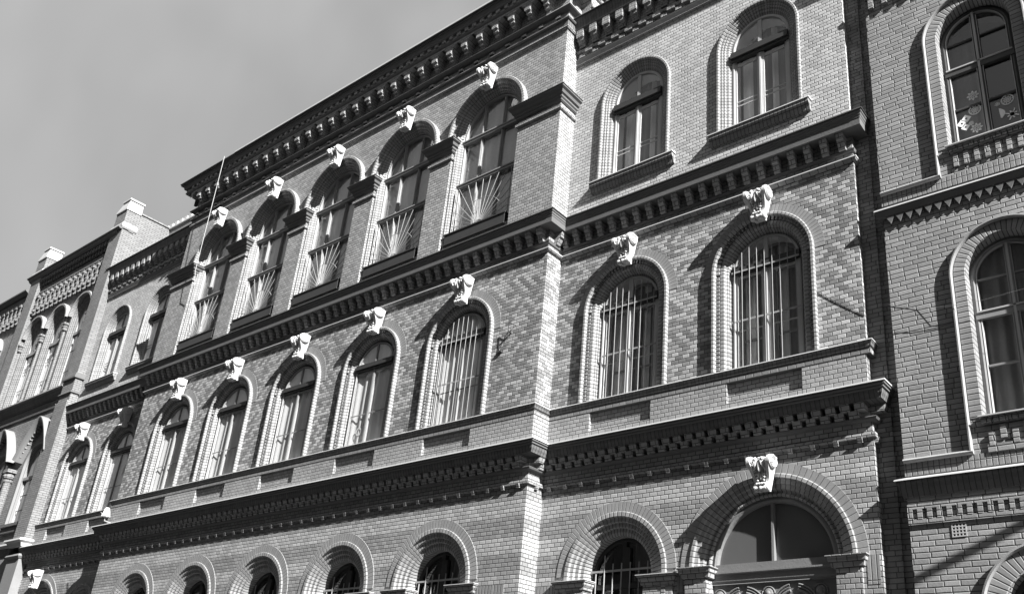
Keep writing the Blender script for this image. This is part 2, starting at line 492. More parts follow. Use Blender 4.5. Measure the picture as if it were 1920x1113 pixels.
def storeys(nm, Yf, x0, x1, centres, top_mat, top_zs, top_hw, top_sill, ztop, door=None):
    m = M()
    lows = [(c, OP_LOW, 2.2, ZS_LOW) for c in centres if c != door]
    if door: lows.append((door, OP_DOOR, .13, ZS_DOOR))
    wall(m, Yf, x0, x1, 0, Z1-.1, lows); m.obj('wall', 'low', school)
    m = M(); wall(m, Yf, x0, x1, Z1-.1, 7.5, []); m.obj('wall', 'plainb', school)
    m = M(); wall(m, Yf, x0, x1, 7.5, 11.04, [(c, OP_MID, 7.6, ZS_MID) for c in centres]); m.obj('wall', 'mid', school)
    m = M(); wall(m, Yf, x0, x1, 11.04, 11.75, []); m.obj('wall', 'plainb', school)
    m = M(); wall(m, Yf, x0, x1, 11.75, ztop, [(c, top_hw, top_sill, top_zs) for c in centres]); m.obj('wall', top_mat, school)
storeys('D', YD, XDL, XDR, DC, 'top_d', ZS_TOPD, OP_TD, 12.19, 18.3)
storeys('E', YE, XDR, XER, EC, 'top_e', ZS_TOPE, OP_TE, 12.65, 17.2, door=DOOR_X)
storeys('C', YE, -32.62, XDL, CC, 'top_e', ZS_TOPE, OP_TE, 12.65, 17.2, door=CC[0])
for (za, zb, mt) in ((0,Z1-.1,'low'),(Z1-.1,7.5,'plainb'),(7.5,11.04,'mid'),(11.04,11.75,'plainb'),(11.75,18.3,'top_d')):
    for X_ in (XDR, XDL):
        m = M(); m.quad((X_,YD,za),(X_,YE,za),(X_,YE,zb),(X_,YD,zb))
        if zb > 18: m.quad((X_,YE,17.2),(X_,22,17.2),(X_,22,zb),(X_,YE,zb))
        m.obj('wall', mt, school)
    m = M(); m.quad((XER,YE,za),(XER,YR,za),(XER,YR,min(zb,17.2)),(XER,YE,min(zb,17.2))); m.obj('wall', mt if zb < 18 else 'top_e', school)
m = M(); m.box(-32.6, XER-.02, 12.75, 24, 0, 17.1); m.box(XDL+.02, XDR-.02, 12.3, 24, 11.9, 18.2); m.obj('interior', 'room', school)
# the recessed strip between this building and its right neighbour
m = M(); m.quad((XER-.01,YR,0),(-3.80,YR,0),(-3.80,YR,17.0),(XER-.01,YR,17.0)); m.quad((-3.80,YR,0),(-3.80,YR+.03,0),(-3.80,YR+.03,17),(-3.80,YR,17)); m.quad((-3.80,YR+.03,0),(-3.4,YR+.03,0),(-3.4,YR+.03,17),(-3.80,YR+.03,17))
m.obj('recess_wall', 'recess', school)
# roofs
m = M()
m.quad((XDL-.5,YD-.5,18.55),(XDR+.5,YD-.5,18.55),(XDR-3.5,17.5,20.6),(XDL+3.5,17.5,20.6)); m.quad((XDR+.5,YD-.5,18.55),(XDR+.5,24,18.55),(XDR-3.5,17.5,20.6)); m.quad((XDL-.5,YD-.5,18.55),(XDL-.5,24,18.55),(XDL+3.5,17.5,20.6)); m.quad((XDL-.5,24,18.55),(XDR+.5,24,18.55),(XDR-3.5,17.5,20.6),(XDL+3.5,17.5,20.6))
for (a, b) in ((XDR, XER+.2), (-32.9, XDL)):
    m.quad((a,YE-.25,17.40),(b,YE-.25,17.40),(b,18,18.2),(a,18,18.2)); m.quad((a,24,17.40),(b,24,17.40),(b,18,18.2),(a,18,18.2)); m.quad((b,YE-.25,17.40),(b,24,17.40),(b,18,18.2)); m.quad((a,YE-.25,17.40),(a,24,17.40),(a,18,18.2))
m.obj('roof', 'roof', school)

# ---- storey cornice over the ground floor
m = M(); m.sweep([(-.02,Z1+.03),(.34,Z1),(.345,Z1-.025),(-.02,Z1-.025)], S_PATH); m.obj('cornice_flashing', 'lead', school)
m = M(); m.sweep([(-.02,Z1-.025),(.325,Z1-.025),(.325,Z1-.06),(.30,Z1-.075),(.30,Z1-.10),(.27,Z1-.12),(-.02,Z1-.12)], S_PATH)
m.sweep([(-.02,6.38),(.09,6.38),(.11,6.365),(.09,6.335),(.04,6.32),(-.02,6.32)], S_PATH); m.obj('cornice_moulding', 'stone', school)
m = M(); m.sweep([(-.02,Z1-.12),(.275,Z1-.12),(.265,Z1-.17),(.245,Z1-.21),(.235,Z1-.245),(-.02,Z1-.245)], S_PATH); m.obj('cornice_soldier_band', 'soldshade', school)
m = M(); m.blocks(S_PATH, .223, .145, -.01, .225, 6.475, 6.575, lo=.19); m.blocks(S_PATH, .223, .145, -.01, .165, 6.375, 6.472, .5, lo=.13); m.obj('cornice_blocks', 'plainb', school)
m = M(); m.sweep([(-.02,6.145),(.05,6.145),(.055,6.10),(.05,6.075),(-.02,6.075)], S_PATH); m.blocks(S_PATH, .38, .075, -.01, .075, 6.01, 6.085, lo=.05); m.obj('dentil_string', 'plainb', school)
# ---- string course below the first floor windows
m = M(); m.sweep([(-.02,7.635),(.13,7.615),(.132,7.60),(-.02,7.60)], S_PATH); m.obj('sill_flashing', 'lead', school)
m = M(); m.sweep([(-.02,7.60),(.12,7.60),(.12,7.585),(.105,7.56),(.10,7.52),(.075,7.495),(.07,7.465),(-.02,7.465)], S_PATH); m.obj('sill_course', 'soldshade', school)
m = M(); m.sweep([(-.02,7.465),(.085,7.465),(.075,7.40),(-.02,7.40)], S_PATH); m.obj('sill_course_lower', 'plainb', school)
def frieze(m, Yf, x0, x1, cs):
    xs = [x0]
    for c in sorted(cs): xs += [c-.675, c+.675]
    xs.append(x1)
    for k in range(0, len(xs), 2): m.box(xs[k], xs[k+1], Yf-.07, Yf+.02, 6.84, 7.40)
    for c in cs: m.box(c-.675, c+.675, Yf-.066, Yf+.02, 6.84, 7.04)
m = M(); frieze(m, YE, XDR+.07, XER+.0, EC); frieze(m, YD, XDL-.07, XDR, DC); frieze(m, YE, -32.62, XDL-.07, CC)
m.box(XDR, XDR+.07, YD-.07, YE-.07, 6.84, 7.40)
obj_each(m, 'panel_frieze', 'plainb', school)
# ---- storey cornice over the first floor
m = M(); m.sweep([(-.02,Z2+.03),(.30,Z2),(.305,Z2-.025),(-.02,Z2-.025)], S_PATH); m.obj('cornice_flashing', 'dk', school)
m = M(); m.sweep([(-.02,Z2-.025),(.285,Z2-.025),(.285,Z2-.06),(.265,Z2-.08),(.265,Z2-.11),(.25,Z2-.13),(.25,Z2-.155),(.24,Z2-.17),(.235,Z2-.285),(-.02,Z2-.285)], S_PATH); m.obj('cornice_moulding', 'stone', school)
first = None
for k in range(1, len(S_PATH)-1):
    (ax, ay), (bx_, by_) = S_PATH[k], S_PATH[k+1]
    L = math.hypot(bx_-ax, by_-ay); dx, dy = (bx_-ax)/L, (by_-ay)/L; cnt = max(1, int(round(L/.30)))
    for j in range(cnt):
        t = (j+.5)*L/cnt; at = (ax+dx*t, ay+dy*t, 11.25)
        if first is None:
            m = M(); q = [(0,.06),(0,-.06)]
            m.sweep([(-.01,.0),(.08,.0),(.15,.145),(.15,.15),(.175,.15),(.205,.285),(-.01,.285)], q); first = m.obj('corbel', 'plainb', school, at=at, world=False); c_ = first
        else: c_ = copy_part(first, school, at)
        c_.rotation_euler = (0, 0, math.atan2(dx, -dy))
m = M(); m.sweep([(-.02,11.245),(.05,11.245),(.035,11.20),(-.02,11.19)], S_PATH); m.obj('corbel_string', 'stone', school)
m = M(); m.sweep([(-.02,11.085),(.02,11.085),(.065,11.06),(.067,11.045),(.05,11.02),(.02,11.0),(-.02,11.0)], S_PATH); m.obj('string_course', 'plainb', school)
m = M(); m.sweep([(-.02,11.115),(.03,11.10),(.075,11.07),(.075,11.05),(.02,11.05),(-.02,11.05)], S_PATH); m.obj('string_edge', 'lead', school)

# ---- roof cornice of the two recessed wings
E_PATH = [(XER,YR),(XER,YE),(XDR,YE)]; C_PATH = [(XDL,YE),(-32.72,YE)]
for P_ in (E_PATH, C_PATH):
    m = M(); mm = M(); mb = M(); ms = M(); mc = M()
    m.sweep([(-.02,17.46),(.30,17.42),(.305,17.395),(-.02,17.395)], P_)
    ms.sweep([(-.02,17.395),(.27,17.395),(.25,17.30),(.22,17.22),(.20,17.10),(-.02,17.10)], P_)
    mm.sweep([(-.02,17.10),(.23,17.10),(.24,17.085),(.225,17.06),(-.02,17.06)], P_)
    mm.sweep([(-.02,16.335),(.065,16.335),(.06,16.31),(.035,16.22),(-.02,16.21)], P_)
    mc.sweep([(-.02,16.20),(.045,16.195),(.05,16.18),(.035,16.155),(-.02,16.15)], P_)
    mb.blocks(P_, .375, .19, -.01, .225, 16.84, 17.06); mb.blocks(P_, .375, .18, -.01, .175, 16.77, 16.838); mb.blocks(P_, .375, .17, -.01, .125, 16.70, 16.768); mb.blocks(P_, .375, .16, -.01, .08, 16.63, 16.698)
    mb.sweep([(-.02,16.60),(.06,16.60),(.06,16.53),(-.02,16.53)], P_)
    mb.blocks(P_, .375, .19, -.01, .095, 16.455, 16.525, .5); mb.blocks(P_, .375, .15, -.01, .07, 16.36, 16.43, .0)
    # little arches over the niches
    for k in range(len(P_)-1):
        (ax, ay), (bx_, by_) = P_[k], P_[k+1]
        if abs(by_-ay) > .01: continue
        cnt = int(round((ax-bx_)/.375))
        for j in range(cnt+1):
            x = ax-(ax-bx_)*j/cnt
            mb.box(x-.09, x+.09, YE-.183, YE, 17.02, 17.06)
    m.obj('roof_flashing', 'dk', school); ms.obj('roof_soldier_band', 'soldshade', school); mm.obj('roof_moulding', 'stone', school); mb.obj('roof_corbels', 'plainb', school); mc.obj('roof_string', 'plainb', school)

# ---- roof cornice of the middle block
D_PATH = [(XDR,20),(XDR,YD),(XDL,YD),(XDL,20)]
m = M(); m.sweep([(-.02,18.70),(.51,18.63),(.515,18.60),(.48,18.57),(-.02,18.57)], D_PATH); m.obj('roof_gutter', 'dk', school)
m = M(); m.sweep([(.45,18.685),(.525,18.675),(.525,18.62),(.45,18.62)], [(XDR,YD),(-23.6,YD)]); m.obj('roof_gutter_edge', 'lead', school)
m = M(); m.sweep([(-.02,18.57),(.46,18.57),(.44,18.53),(.41,18.49),(.40,18.44),(.39,18.42),(-.02,18.42)], D_PATH)
m.sweep([(-.02,18.30),(.345,18.30),(.34,18.26),(.31,18.23),(-.02,18.22)], D_PATH)
m.sweep([(-.02,17.305),(.085,17.30),(.09,17.275),(.07,17.25),(-.02,17.25)], D_PATH); m.obj('roof_moulding', 'stone', school)
m = M(); m.blocks(D_PATH, .27, .115, -.01, .38, 18.33, 18.42)
m.sweep([(-.02,18.42),(.33,18.42),(.33,18.30),(-.02,18.30)], D_PATH); m.obj('roof_dentils', 'plainb', school)
m = M()
CP = .535
for k in range(len(D_PATH)-1):
    (ax, ay), (bx_, by_) = D_PATH[k], D_PATH[k+1]; L = math.hypot(bx_-ax, by_-ay); dx, dy = (bx_-ax)/L, (by_-ay)/L; nx, ny = -dy, dx
    cnt = int(round(L/CP)); p = L/cnt
    for j in range(cnt):
        # a small round arch on two stepped corbels
        c = (j+.5)*p; hw = p/2-.085; zs = 17.98; seg = 8; o = .30
        for q in range(seg):
            t0, t1 = PI*q/seg, PI*(q+1)/seg
            a = [(c-hw*math.cos(t), zs+hw*math.sin(t)) for t in (t0, t1)]
            pt = lambda t, oo, z: (ax+dx*t+nx*oo, ay+dy*t+ny*oo, z)
            m.quad(pt(a[0][0],o,a[0][1]), pt(a[1][0],o,a[1][1]), pt(a[1][0],o,18.24), pt(a[0][0],o,18.24))
            m.quad(pt(a[0][0],o,a[0][1]), pt(a[1][0],o,a[1][1]), pt(a[1][0],0,a[1][1]), pt(a[0][0],0,a[0][1]))
        for e in (c-p/2, c+hw):
            m.quad(pt(e,o,zs), pt(e+p/2-hw,o,zs), pt(e+p/2-hw,o,18.24), pt(e,o,18.24))
    m.blocks([(ax,ay),(bx_,by_)], p, .165, -.01, .325, 17.905, 17.98, .5); m.blocks([(ax,ay),(bx_,by_)], p, .155, -.01, .265, 17.83, 17.902, .5)
    m.blocks([(ax,ay),(bx_,by_)], p, .145, -.01, .20, 17.755, 17.827, .5); m.blocks([(ax,ay),(bx_,by_)], p, .135, -.01, .13, 17.68, 17.752, .5)
m.obj('roof_arcade', 'plainb', school)
m = M(); m.sweep([(-.02,17.625),(.135,17.615),(.14,17.595),(.12,17.575),(.06,17.545),(-.02,17.54)], D_PATH); m.obj('roof_string', 'stone', school)
m = M(); m.sweep([(.10,17.628),(.142,17.62),(.142,17.606),(.10,17.612)], D_PATH); m.obj('string_edge', 'lead', school)
m = M(); m.blocks(D_PATH, CP, .13, -.01, .075, 17.40, 17.47, .0); obj_each(m, 'roof_dentil', 'plainb', school)
m = M(); m.sweep([(-.02,17.25),(.035,17.25),(.03,17.06),(-.02,17.06)], D_PATH); m.obj('roof_soldier_band', 'soldshade', school)
m = M(); m.sweep([(-.02,17.06),(.055,17.055),(.06,17.03),(.04,17.0),(-.02,16.995)], D_PATH); m.obj('roof_string', 'plainb', school)

# ---- carved scroll keystone (one shape, set on every big arch)
def keystone_mesh():
    m = M()
    cr = [(.0,.70),(.08,.715),(.15,.70),(.19,.655),(.20,.59),(.18,.51),(.145,.42),(.115,.33),(.095,.24),(.09,.17),(.11,.09),(.14,.03),(.10,-.015),(.0,.0)]
    W = lambda z: .075+.12*max(0, min(1, z/.70))**.8        # half width, tapering downwards
    rows = []; NX = 14
    for k, (o, z) in enumerate(cr):
        row = []
        for c in range(NX+1):
            u = -1+2*c/NX
            leaf = .018*math.cos(u*PI*2.5)+.016*(1-u*u)+.010*math.sin(z*46)*math.cos(u*4)
            row.append((u*(W(z)-.01), -(o+(leaf if .05 < z < .68 else 0)), z))
        rows.append(row)
    m.grid(rows)
    out = [(.0,.735),(.12,.755),(.21,.745),(.285,.70),(.315,.63),(.305,.55),(.265,.465),(.225,.39),(.19,.31),(.165,.23),(.155,.16),(.175,.09),(.205,.05),(.21,.0),(.175,-.04),(.12,-.045),(.0,-.01)]
    for sg in (-1, 1):
        a = [(sg*(W(z)-.030), -o, z) for o, z in out]; b = [(sg*(W(z)+.022), -o, z) for o, z in out]
        m.grid([a, b])
        for e in (a, b): i = len(m.v); m.v += e; m.f.append(tuple(range(i, i+len(e))))
        for (o, z, r, turns) in ((.165,.60,.145,2.3),(.135,.035,.072,1.7)):
            w = W(z)
            m.disc_x(sg*(w), sg*(w+.034), -o, z, r)
            pts = []
            for q in range(30):
                t = q/29; rr = r*(1-.82*t); an = 2*PI*turns*t+PI/2
                pts.append((sg*(w+.036), -(o+rr*math.cos(an)), z+rr*math.sin(an)))
            m.tube(pts, [.020*(1-.5*q/29) for q in range(30)], 6)
            m.ball((sg*(w+.036), -o, z), .022, .03, .03, 7, 5)
        for q in range(8):
            z = .13+q*.066; w = W(z)-.062
            o = .165+.10*(max(0, z-.15)/.55)**1.4
            m.ball((sg*w, -o-.004, z), .019, .026, .022, 6, 5)
        for (x, z, rx, rz, tilt, o) in ((.055,.55,.026,.10,-.25,.265),(.085,.46,.022,.07,-.45,.225),(.04,.33,.02,.08,-.1,.175),(.07,.645,.03,.05,-.5,.27)):
            m.ball((sg*x, -o, z), rx, .03, rz, 7, 6, Matrix.Rotation(sg*tilt, 3, 'Y'))
    m.ball((0,-.245,.50), .03, .04, .14, 8, 8); m.ball((0,-.165,.29), .024, .03, .09, 8, 7)
    for x in (-.065,-.02,.025,.07): m.ball((x,-.175,.115), .030, .040, .034, 7, 6, Matrix.Rotation(x*4, 3, 'Y'))
    m.ball((0,-.17,.02), .05, .055, .05, 8, 6); m.ball((-.075,-.165,-.03), .028, .03, .036, 7, 6); m.ball((.045,-.15,-.02), .026, .028, .03, 7, 6)
    for x in (-.12,-.04,.04,.12): m.ball((x,-.13,.715), .034, .07, .022, 7, 5)
    return m
key0 = keystone_mesh().obj('keystone', 'plaster', school, at=(EC[1]+.03, YE-.05, ZS_MID+.80), smooth=True, world=False)
def key_at(cx, Y, z, sc=1.0):
    c = copy_part(key0, school, (cx+.03, Y, z)); q = random.uniform(.96, 1.05); c.scale = (sc*q, sc*random.uniform(.94, 1.05), sc*.77*q); c.rotation_euler = (0, random.uniform(-.02, .02), random.uniform(-.03, .03)); return c
key0.scale = (1, 1, .77)
key_at(EC[0], YE-.05, ZS_MID+.80)
for c in DC: key_at(c, YD-.05, ZS_MID+.80); key_at(c, YD-.14, ZS_TOPD+.91, 1.0)
for c in CC: key_at(c, YE-.05, ZS_MID+.80); 0
key_at(CC[0], YE-.12, ZS_DOOR+1.07, .95); key_at(DOOR_X, YE-.12, ZS_DOOR+1.07, .95)

# ---- first floor windows
def mid_surround(at):
    zb = 7.60-ZS_MID
    m = M()
    m.usweep([(.955,.02),(.97,-.075),(.955,-.09),(.915,-.09),(.90,-.07),(.895,.05),(.835,.05),(.83,.0),(.82,-.01),(.755,-.01),(.74,.0),(.735,.03),(.72,.05),(.70,.055),(.695,.10),(.67,.15),(.655,.16),(.65,.40)], zb, 40)
    o = m.obj('window_surround', 'vous', school, at=at, smooth=True, world=False)
    m = M(); z = zb+.02
    while z < -.03:
        for sg in (-1, 1): m.box(min(sg*.835, sg*.895), max(sg*.835, sg*.895), -.03, .05, z, z+.048)
        z += .0763
    k = int(PI*.865/.0763)
    for j in range(k):
        t = PI*(j+.5)/k; dt = .026/.865; i = len(m.v)
        for yy in (-.03, .05):
            for (r_, tt) in ((.835,t-dt),(.895,t-dt),(.895,t+dt),(.835,t+dt)): m.v.append((r_*math.cos(tt), yy, r_*math.sin(tt)))
        m.f += [(i,i+1,i+2,i+3),(i,i+1,i+5,i+4),(i+1,i+2,i+6,i+5),(i+2,i+3,i+7,i+6),(i+3,i,i+4,i+7)]
    m.obj('surround_teeth', 'vous', o, at=at, world=False)
    return o
def mid_window(at, grille, light):
    zb = 7.615-ZS_MID; hw = .648
    mwid = .024 if light else .04
    m = M(); m.usweep([(hw,.10),(hw-.02,.09),(hw-.045,.09),(hw-.05,.105),(hw-.05,.13),(hw,.13)], zb, 32, closed=True)
    m.box(-mwid, mwid, .098, .128, zb, clip_top(.04, hw-.04))
    if not light: m.box(-.02, .02, .075, .098, zb, .0)
    for sg in (-1, 1):
        st = .018 if light else .045
        m.box(min(sg*mwid, sg*(mwid+st)), max(sg*mwid, sg*(mwid+st)), .106, .126, zb+.05, .02); m.box(min(sg*(.60-st), sg*.60), max(sg*(.60-st), sg*.60), .106, .126, zb+.05, .02)
        e0, e1 = mwid+st, .60-st
        m.box(min(sg*e0, sg*e1), max(sg*e0, sg*e1), .107, .125, zb+.05, zb+.085); m.box(min(sg*e0, sg*e1), max(sg*e0, sg*e1), .108, .124, -.09, -.05)
        m.box(min(sg*e0, sg*e1), max(sg*e0, sg*e1), .109, .123, zb+.80, zb+.822)
    m.box(-hw+.05, hw-.05, .092, .128, zb-.002, zb+.05)
    w = m.obj('window', 'wframe' if not light else 'frame', school, at=at, world=False)
    m = M(); m.box(-hw+.005, hw-.005, .04, .135, .03, .10); m.box(-hw+.005, hw-.005, .06, .134, .10, .15); m.box(-hw+.005, hw-.005, .07, .133, -.02, .03); m.obj('transom', 'dframe', w, at=at, world=False)
    pane(hw-.03, zb+.01, .118).obj('pane', 'glass', w, at=at, world=False)
    m = M(); m.usweep([(hw-.02,.132),(hw-.01,.46),(hw+.1,.46)], zb, 24); m.box(-hw, hw, .132, .46, zb-.03, zb); m.obj('lining', 'liner', w, at=at, world=False)
    if not light:
        m = M(); m.usweep([(hw-.02,.40),(hw-.07,.40),(hw-.07,.44),(hw-.02,.44)], zb, 20, closed=True); m.box(-.04,.04,.40,.44,zb,.5); m.box(-hw+.05,hw-.05,.402,.438,.05,.10); m.box(-hw+.05,hw-.05,.404,.436,zb+.74,zb+.775); m.obj('inner_sash', 'frame', w, at=at, world=False)
    if light:
        curtain(-.635, .635, zb, hw, .165, amp=.016, freq=26).obj('curtain', 'curtain', w, at=at, world=False)
    else:
        curtain(-.63, .63, zb, hw, .52).obj('net_curtain', 'dcurtain', w, at=at, world=False)
        m = curtain(-.60, -.34, zb, hw, .47); n2 = curtain(.05, .22, zb, hw, .47); i = len(m.v); m.v += n2.v; m.f += [tuple(q+i for q in f) for f in n2.f]
        m.obj('curtain', 'curtain', w, at=at, world=False)
    if grille:
        m = M()
        for k in range(9):
            x = -.58+1.16*k/8; m.tube([(x,.03,zb+.01),(x,.03,min(clip_top(x,.62),.58)-.04)], .0062, 6)
        for z in (.0, -.98): m.box(-hw+.006, hw-.006, -.0+.033, .047, z, z+.032)
        m.obj('window_bars', 'iron', w, at=at, world=False)
    return w
sur0 = mid_surround((EC[1], YE, ZS_MID))
DY, DL = .04, -.02
wg0 = mid_window((EC[1], YE+DY, ZS_MID), True, False); wl0 = mid_window((DC[0], YD+DL, ZS_MID), False, True)
mr = M(); mr.usweep([(.96,.02),(.96,-.005),(1.145,-.005),(1.145,.02)], None, 40); ring0 = mr.obj('arch_ring', 'ring', school, at=(EC[1], YE, ZS_MID), smooth=True, world=False)
for c in EC[:1]:
    copy_part(sur0, school, (c,YE,ZS_MID)); copy_part(wg0, school, (c,YE+DY,ZS_MID)); copy_part(ring0, school, (c,YE,ZS_MID))
for k, c in enumerate(DC):
    copy_part(sur0, school, (c,YD,ZS_MID)); copy_part(ring0, school, (c,YD,ZS_MID))
    if k == 4: mid_window((c,YD+DL,ZS_MID), True, True)
    elif k: copy_part(wl0, school, (c,YD+DL,ZS_MID))
for c in CC:
    copy_part(sur0, school, (c,YE,ZS_MID)); copy_part(ring0, school, (c,YE,ZS_MID)); copy_part(wl0, school, (c,YE+DL,ZS_MID))

# ---- top floor windows of the recessed wings
def top_e(at, light):
    wat = (at[0], at[1]+.03, at[2])
    zb = 12.64-ZS_TOPE; hw = .615
    m = M(); m.usweep([(.87,.02),(.885,-.055),(.87,-.07),(.835,-.07),(.82,-.055),(.815,-.01),(.80,-.015),(.785,-.015),(.77,-.01),(.765,.015),(.735,.01),(.72,.02),(.715,.05),(.685,.05),(.66,.06),(.645,.09),(.62,.10),(.615,.28)], zb, 40)
    s_ = m.obj('window_surround', 'vous', school, at=at, smooth=True, world=False)
    m = M(); m.sweep([(-.02,zb+.02),(.14,zb-.01),(.142,zb-.03),(-.02,zb-.03)], [(1.04,0),(-1.04,0)]); sl = m.obj('window_sill', 'lead', school, at=at, world=False)
    m = M(); m.sweep([(-.02,zb-.03),(.125,zb-.03),(.12,zb-.10),(.085,zb-.14),(.07,zb-.17),(.05,zb-.24),(-.02,zb-.25)], [(1.02,0),(-1.02,0)]); sb = m.obj('sill_moulding', 'sold', sl, at=at, world=False)
    m = M(); m.usweep([(hw,.07),(hw-.03,.06),(hw-.055,.06),(hw-.06,.08),(hw-.06,.115),(hw,.115)], zb, 32, closed=True)
    mx_ = .026 if light else .04
    m.box(-mx_, mx_, .072, .112, zb, clip_top(.04, hw-.05)); m.box(-.018,.018,.05,.072,zb,-.3)
    for sg in (-1, 1):
        m.box(min(sg*.04, sg*.075), max(sg*.04, sg*.075), .08, .11, zb+.05, -.28); m.box(min(sg*.515, sg*.552), max(sg*.515, sg*.552), .08, .11, zb+.05, -.28)
        m.box(min(sg*.085, sg*.50), max(sg*.085, sg*.50), .08, .115, -.40, -.34); m.box(min(sg*.085, sg*.50), max(sg*.085, sg*.50), .085, .11, zb+.05, zb+.10)
    for z in (zb+.62, zb+.72): m.box(-.54, .54, .092, .106, z, z+.022)
    m.box(-hw, hw, .057, .14, zb-.002, zb+.05)
    w = m.obj('window', 'frame' if light else 'wframe', school, at=wat, world=False)
    m = M(); m.box(-hw+.005,hw-.005,-.02,.13,-.22,-.12); m.box(-hw+.005,hw-.005,.005,.125,-.12,-.06); m.box(-hw+.005,hw-.005,.02,.125,-.28,-.22); m.obj('transom', 'dframe', w, at=wat, world=False)
    pane(hw-.03, zb+.01, .10).obj('pane', 'glass', w, at=wat, world=False)
    m = M(); m.usweep([(hw-.02,.117),(hw-.01,.42),(hw+.1,.42)], zb, 24); m.box(-hw, hw, .117, .42, zb-.03, zb); m.obj('lining', 'liner', w, at=wat, world=False)
    if light: curtain(-.6,.6,zb,hw,.165,amp=.014,freq=26).obj('curtain', 'curtain', w, at=wat, world=False)
    else:
        curtain(-.6,.6,zb,hw,.50).obj('net_curtain', 'dcurtain', w, at=wat, world=False)
        m = curtain(-.56,-.34,zb,hw,.44); n2 = curtain(.08,.20,zb,hw,.44); i = len(m.v); m.v += n2.v; m.f += [tuple(q+i for q in f) for f in n2.f]; m.obj('curtain', 'curtain', w, at=wat, world=False)
    return s_, sl, w
pe = top_e((EC[0],YE,ZS_TOPE), False)
for p in pe: copy_part(p, school, (EC[1],WL[p.name][1],ZS_TOPE))
pc = top_e((CC[0],YE,ZS_TOPE), True)
for p in pc: copy_part(p, school, (CC[1],WL[p.name][1],ZS_TOPE))

# ---- top floor of the middle block: pilasters, caps, wide arches, tripartite windows
PIL = [(-26.37, DC[0]-1.07)]+[(DC[k]+1.07, DC[k+1]-1.07) for k in range(4)]+[(DC[4]+1.07, XDR+.05)]
for k, (a, b) in enumerate(PIL):
    m = M(); m.box(a, b, YD-.06, (YE if k in (0,5) else YD+.02), 11.8, 14.80); m.obj('pilaster', 'top_d', school)
    y1 = YE if k in (0,5) else YD
    path = [(b,y1),(b,YD-.06),(a,YD-.06),(a,y1)]
    m = M(); m.sweep([(-.02,14.68),(.05,14.68),(.05,14.62),(.03,14.60),(-.02,14.595)], path); m.obj('pilaster_string', 'plainb', school)
    cap = M(); cap.sweep([(-.05,14.80),(.02,14.80),(.05,14.83),(.05,14.86),(.08,14.89),(.08,14.93),(.12,14.96),(.14,15.02),(.19,15.06),(.19,15.10),(-.05,15.10)], path)
    cap.box(a+.02, b-.02, YD-.055, YD+.02, 14.79, 15.09); c_ = cap.obj('pilaster_cap', 'stone', school)
    m = M(); m.sweep([(-.3,15.13),(.205,15.115),(.205,15.10),(-.3,15.10)], path); m.obj('cap_flashing', 'dk', c_)
def archivolt(at):
    m = M(); m.usweep([(1.235,.02),(1.24,-.115),(1.225,-.13),(1.165,-.13),(1.15,-.115),(1.145,-.06),(1.135,-.055),(1.085,-.055),(1.075,-.045),(1.07,.0),(1.06,.005),(1.02,.005),(1.01,.015),(1.005,.055),(.995,.06),(.965,.06),(.955,.07),(.95,.10),(.925,.11),(.915,.32)], None, 40)
    a = m.obj('archivolt', 'vousd', school, at=at, smooth=True, world=False)
    zb = 11.85-ZS_TOPD; m = M()
    for sg in (-1, 1):
        m.grid([[(sg*x, y, z) for x, y in ((1.08,-.02),(1.07,.0),(1.015,.0),(1.01,.03),(.985,.03),(.965,.05),(.965,.10),(.93,.12),(.915,.14),(.915,.36))] for z in (zb, 0.0)])
    return [a]+obj_each(m, 'window_jamb', 'vousd', school, at=at, world=False)
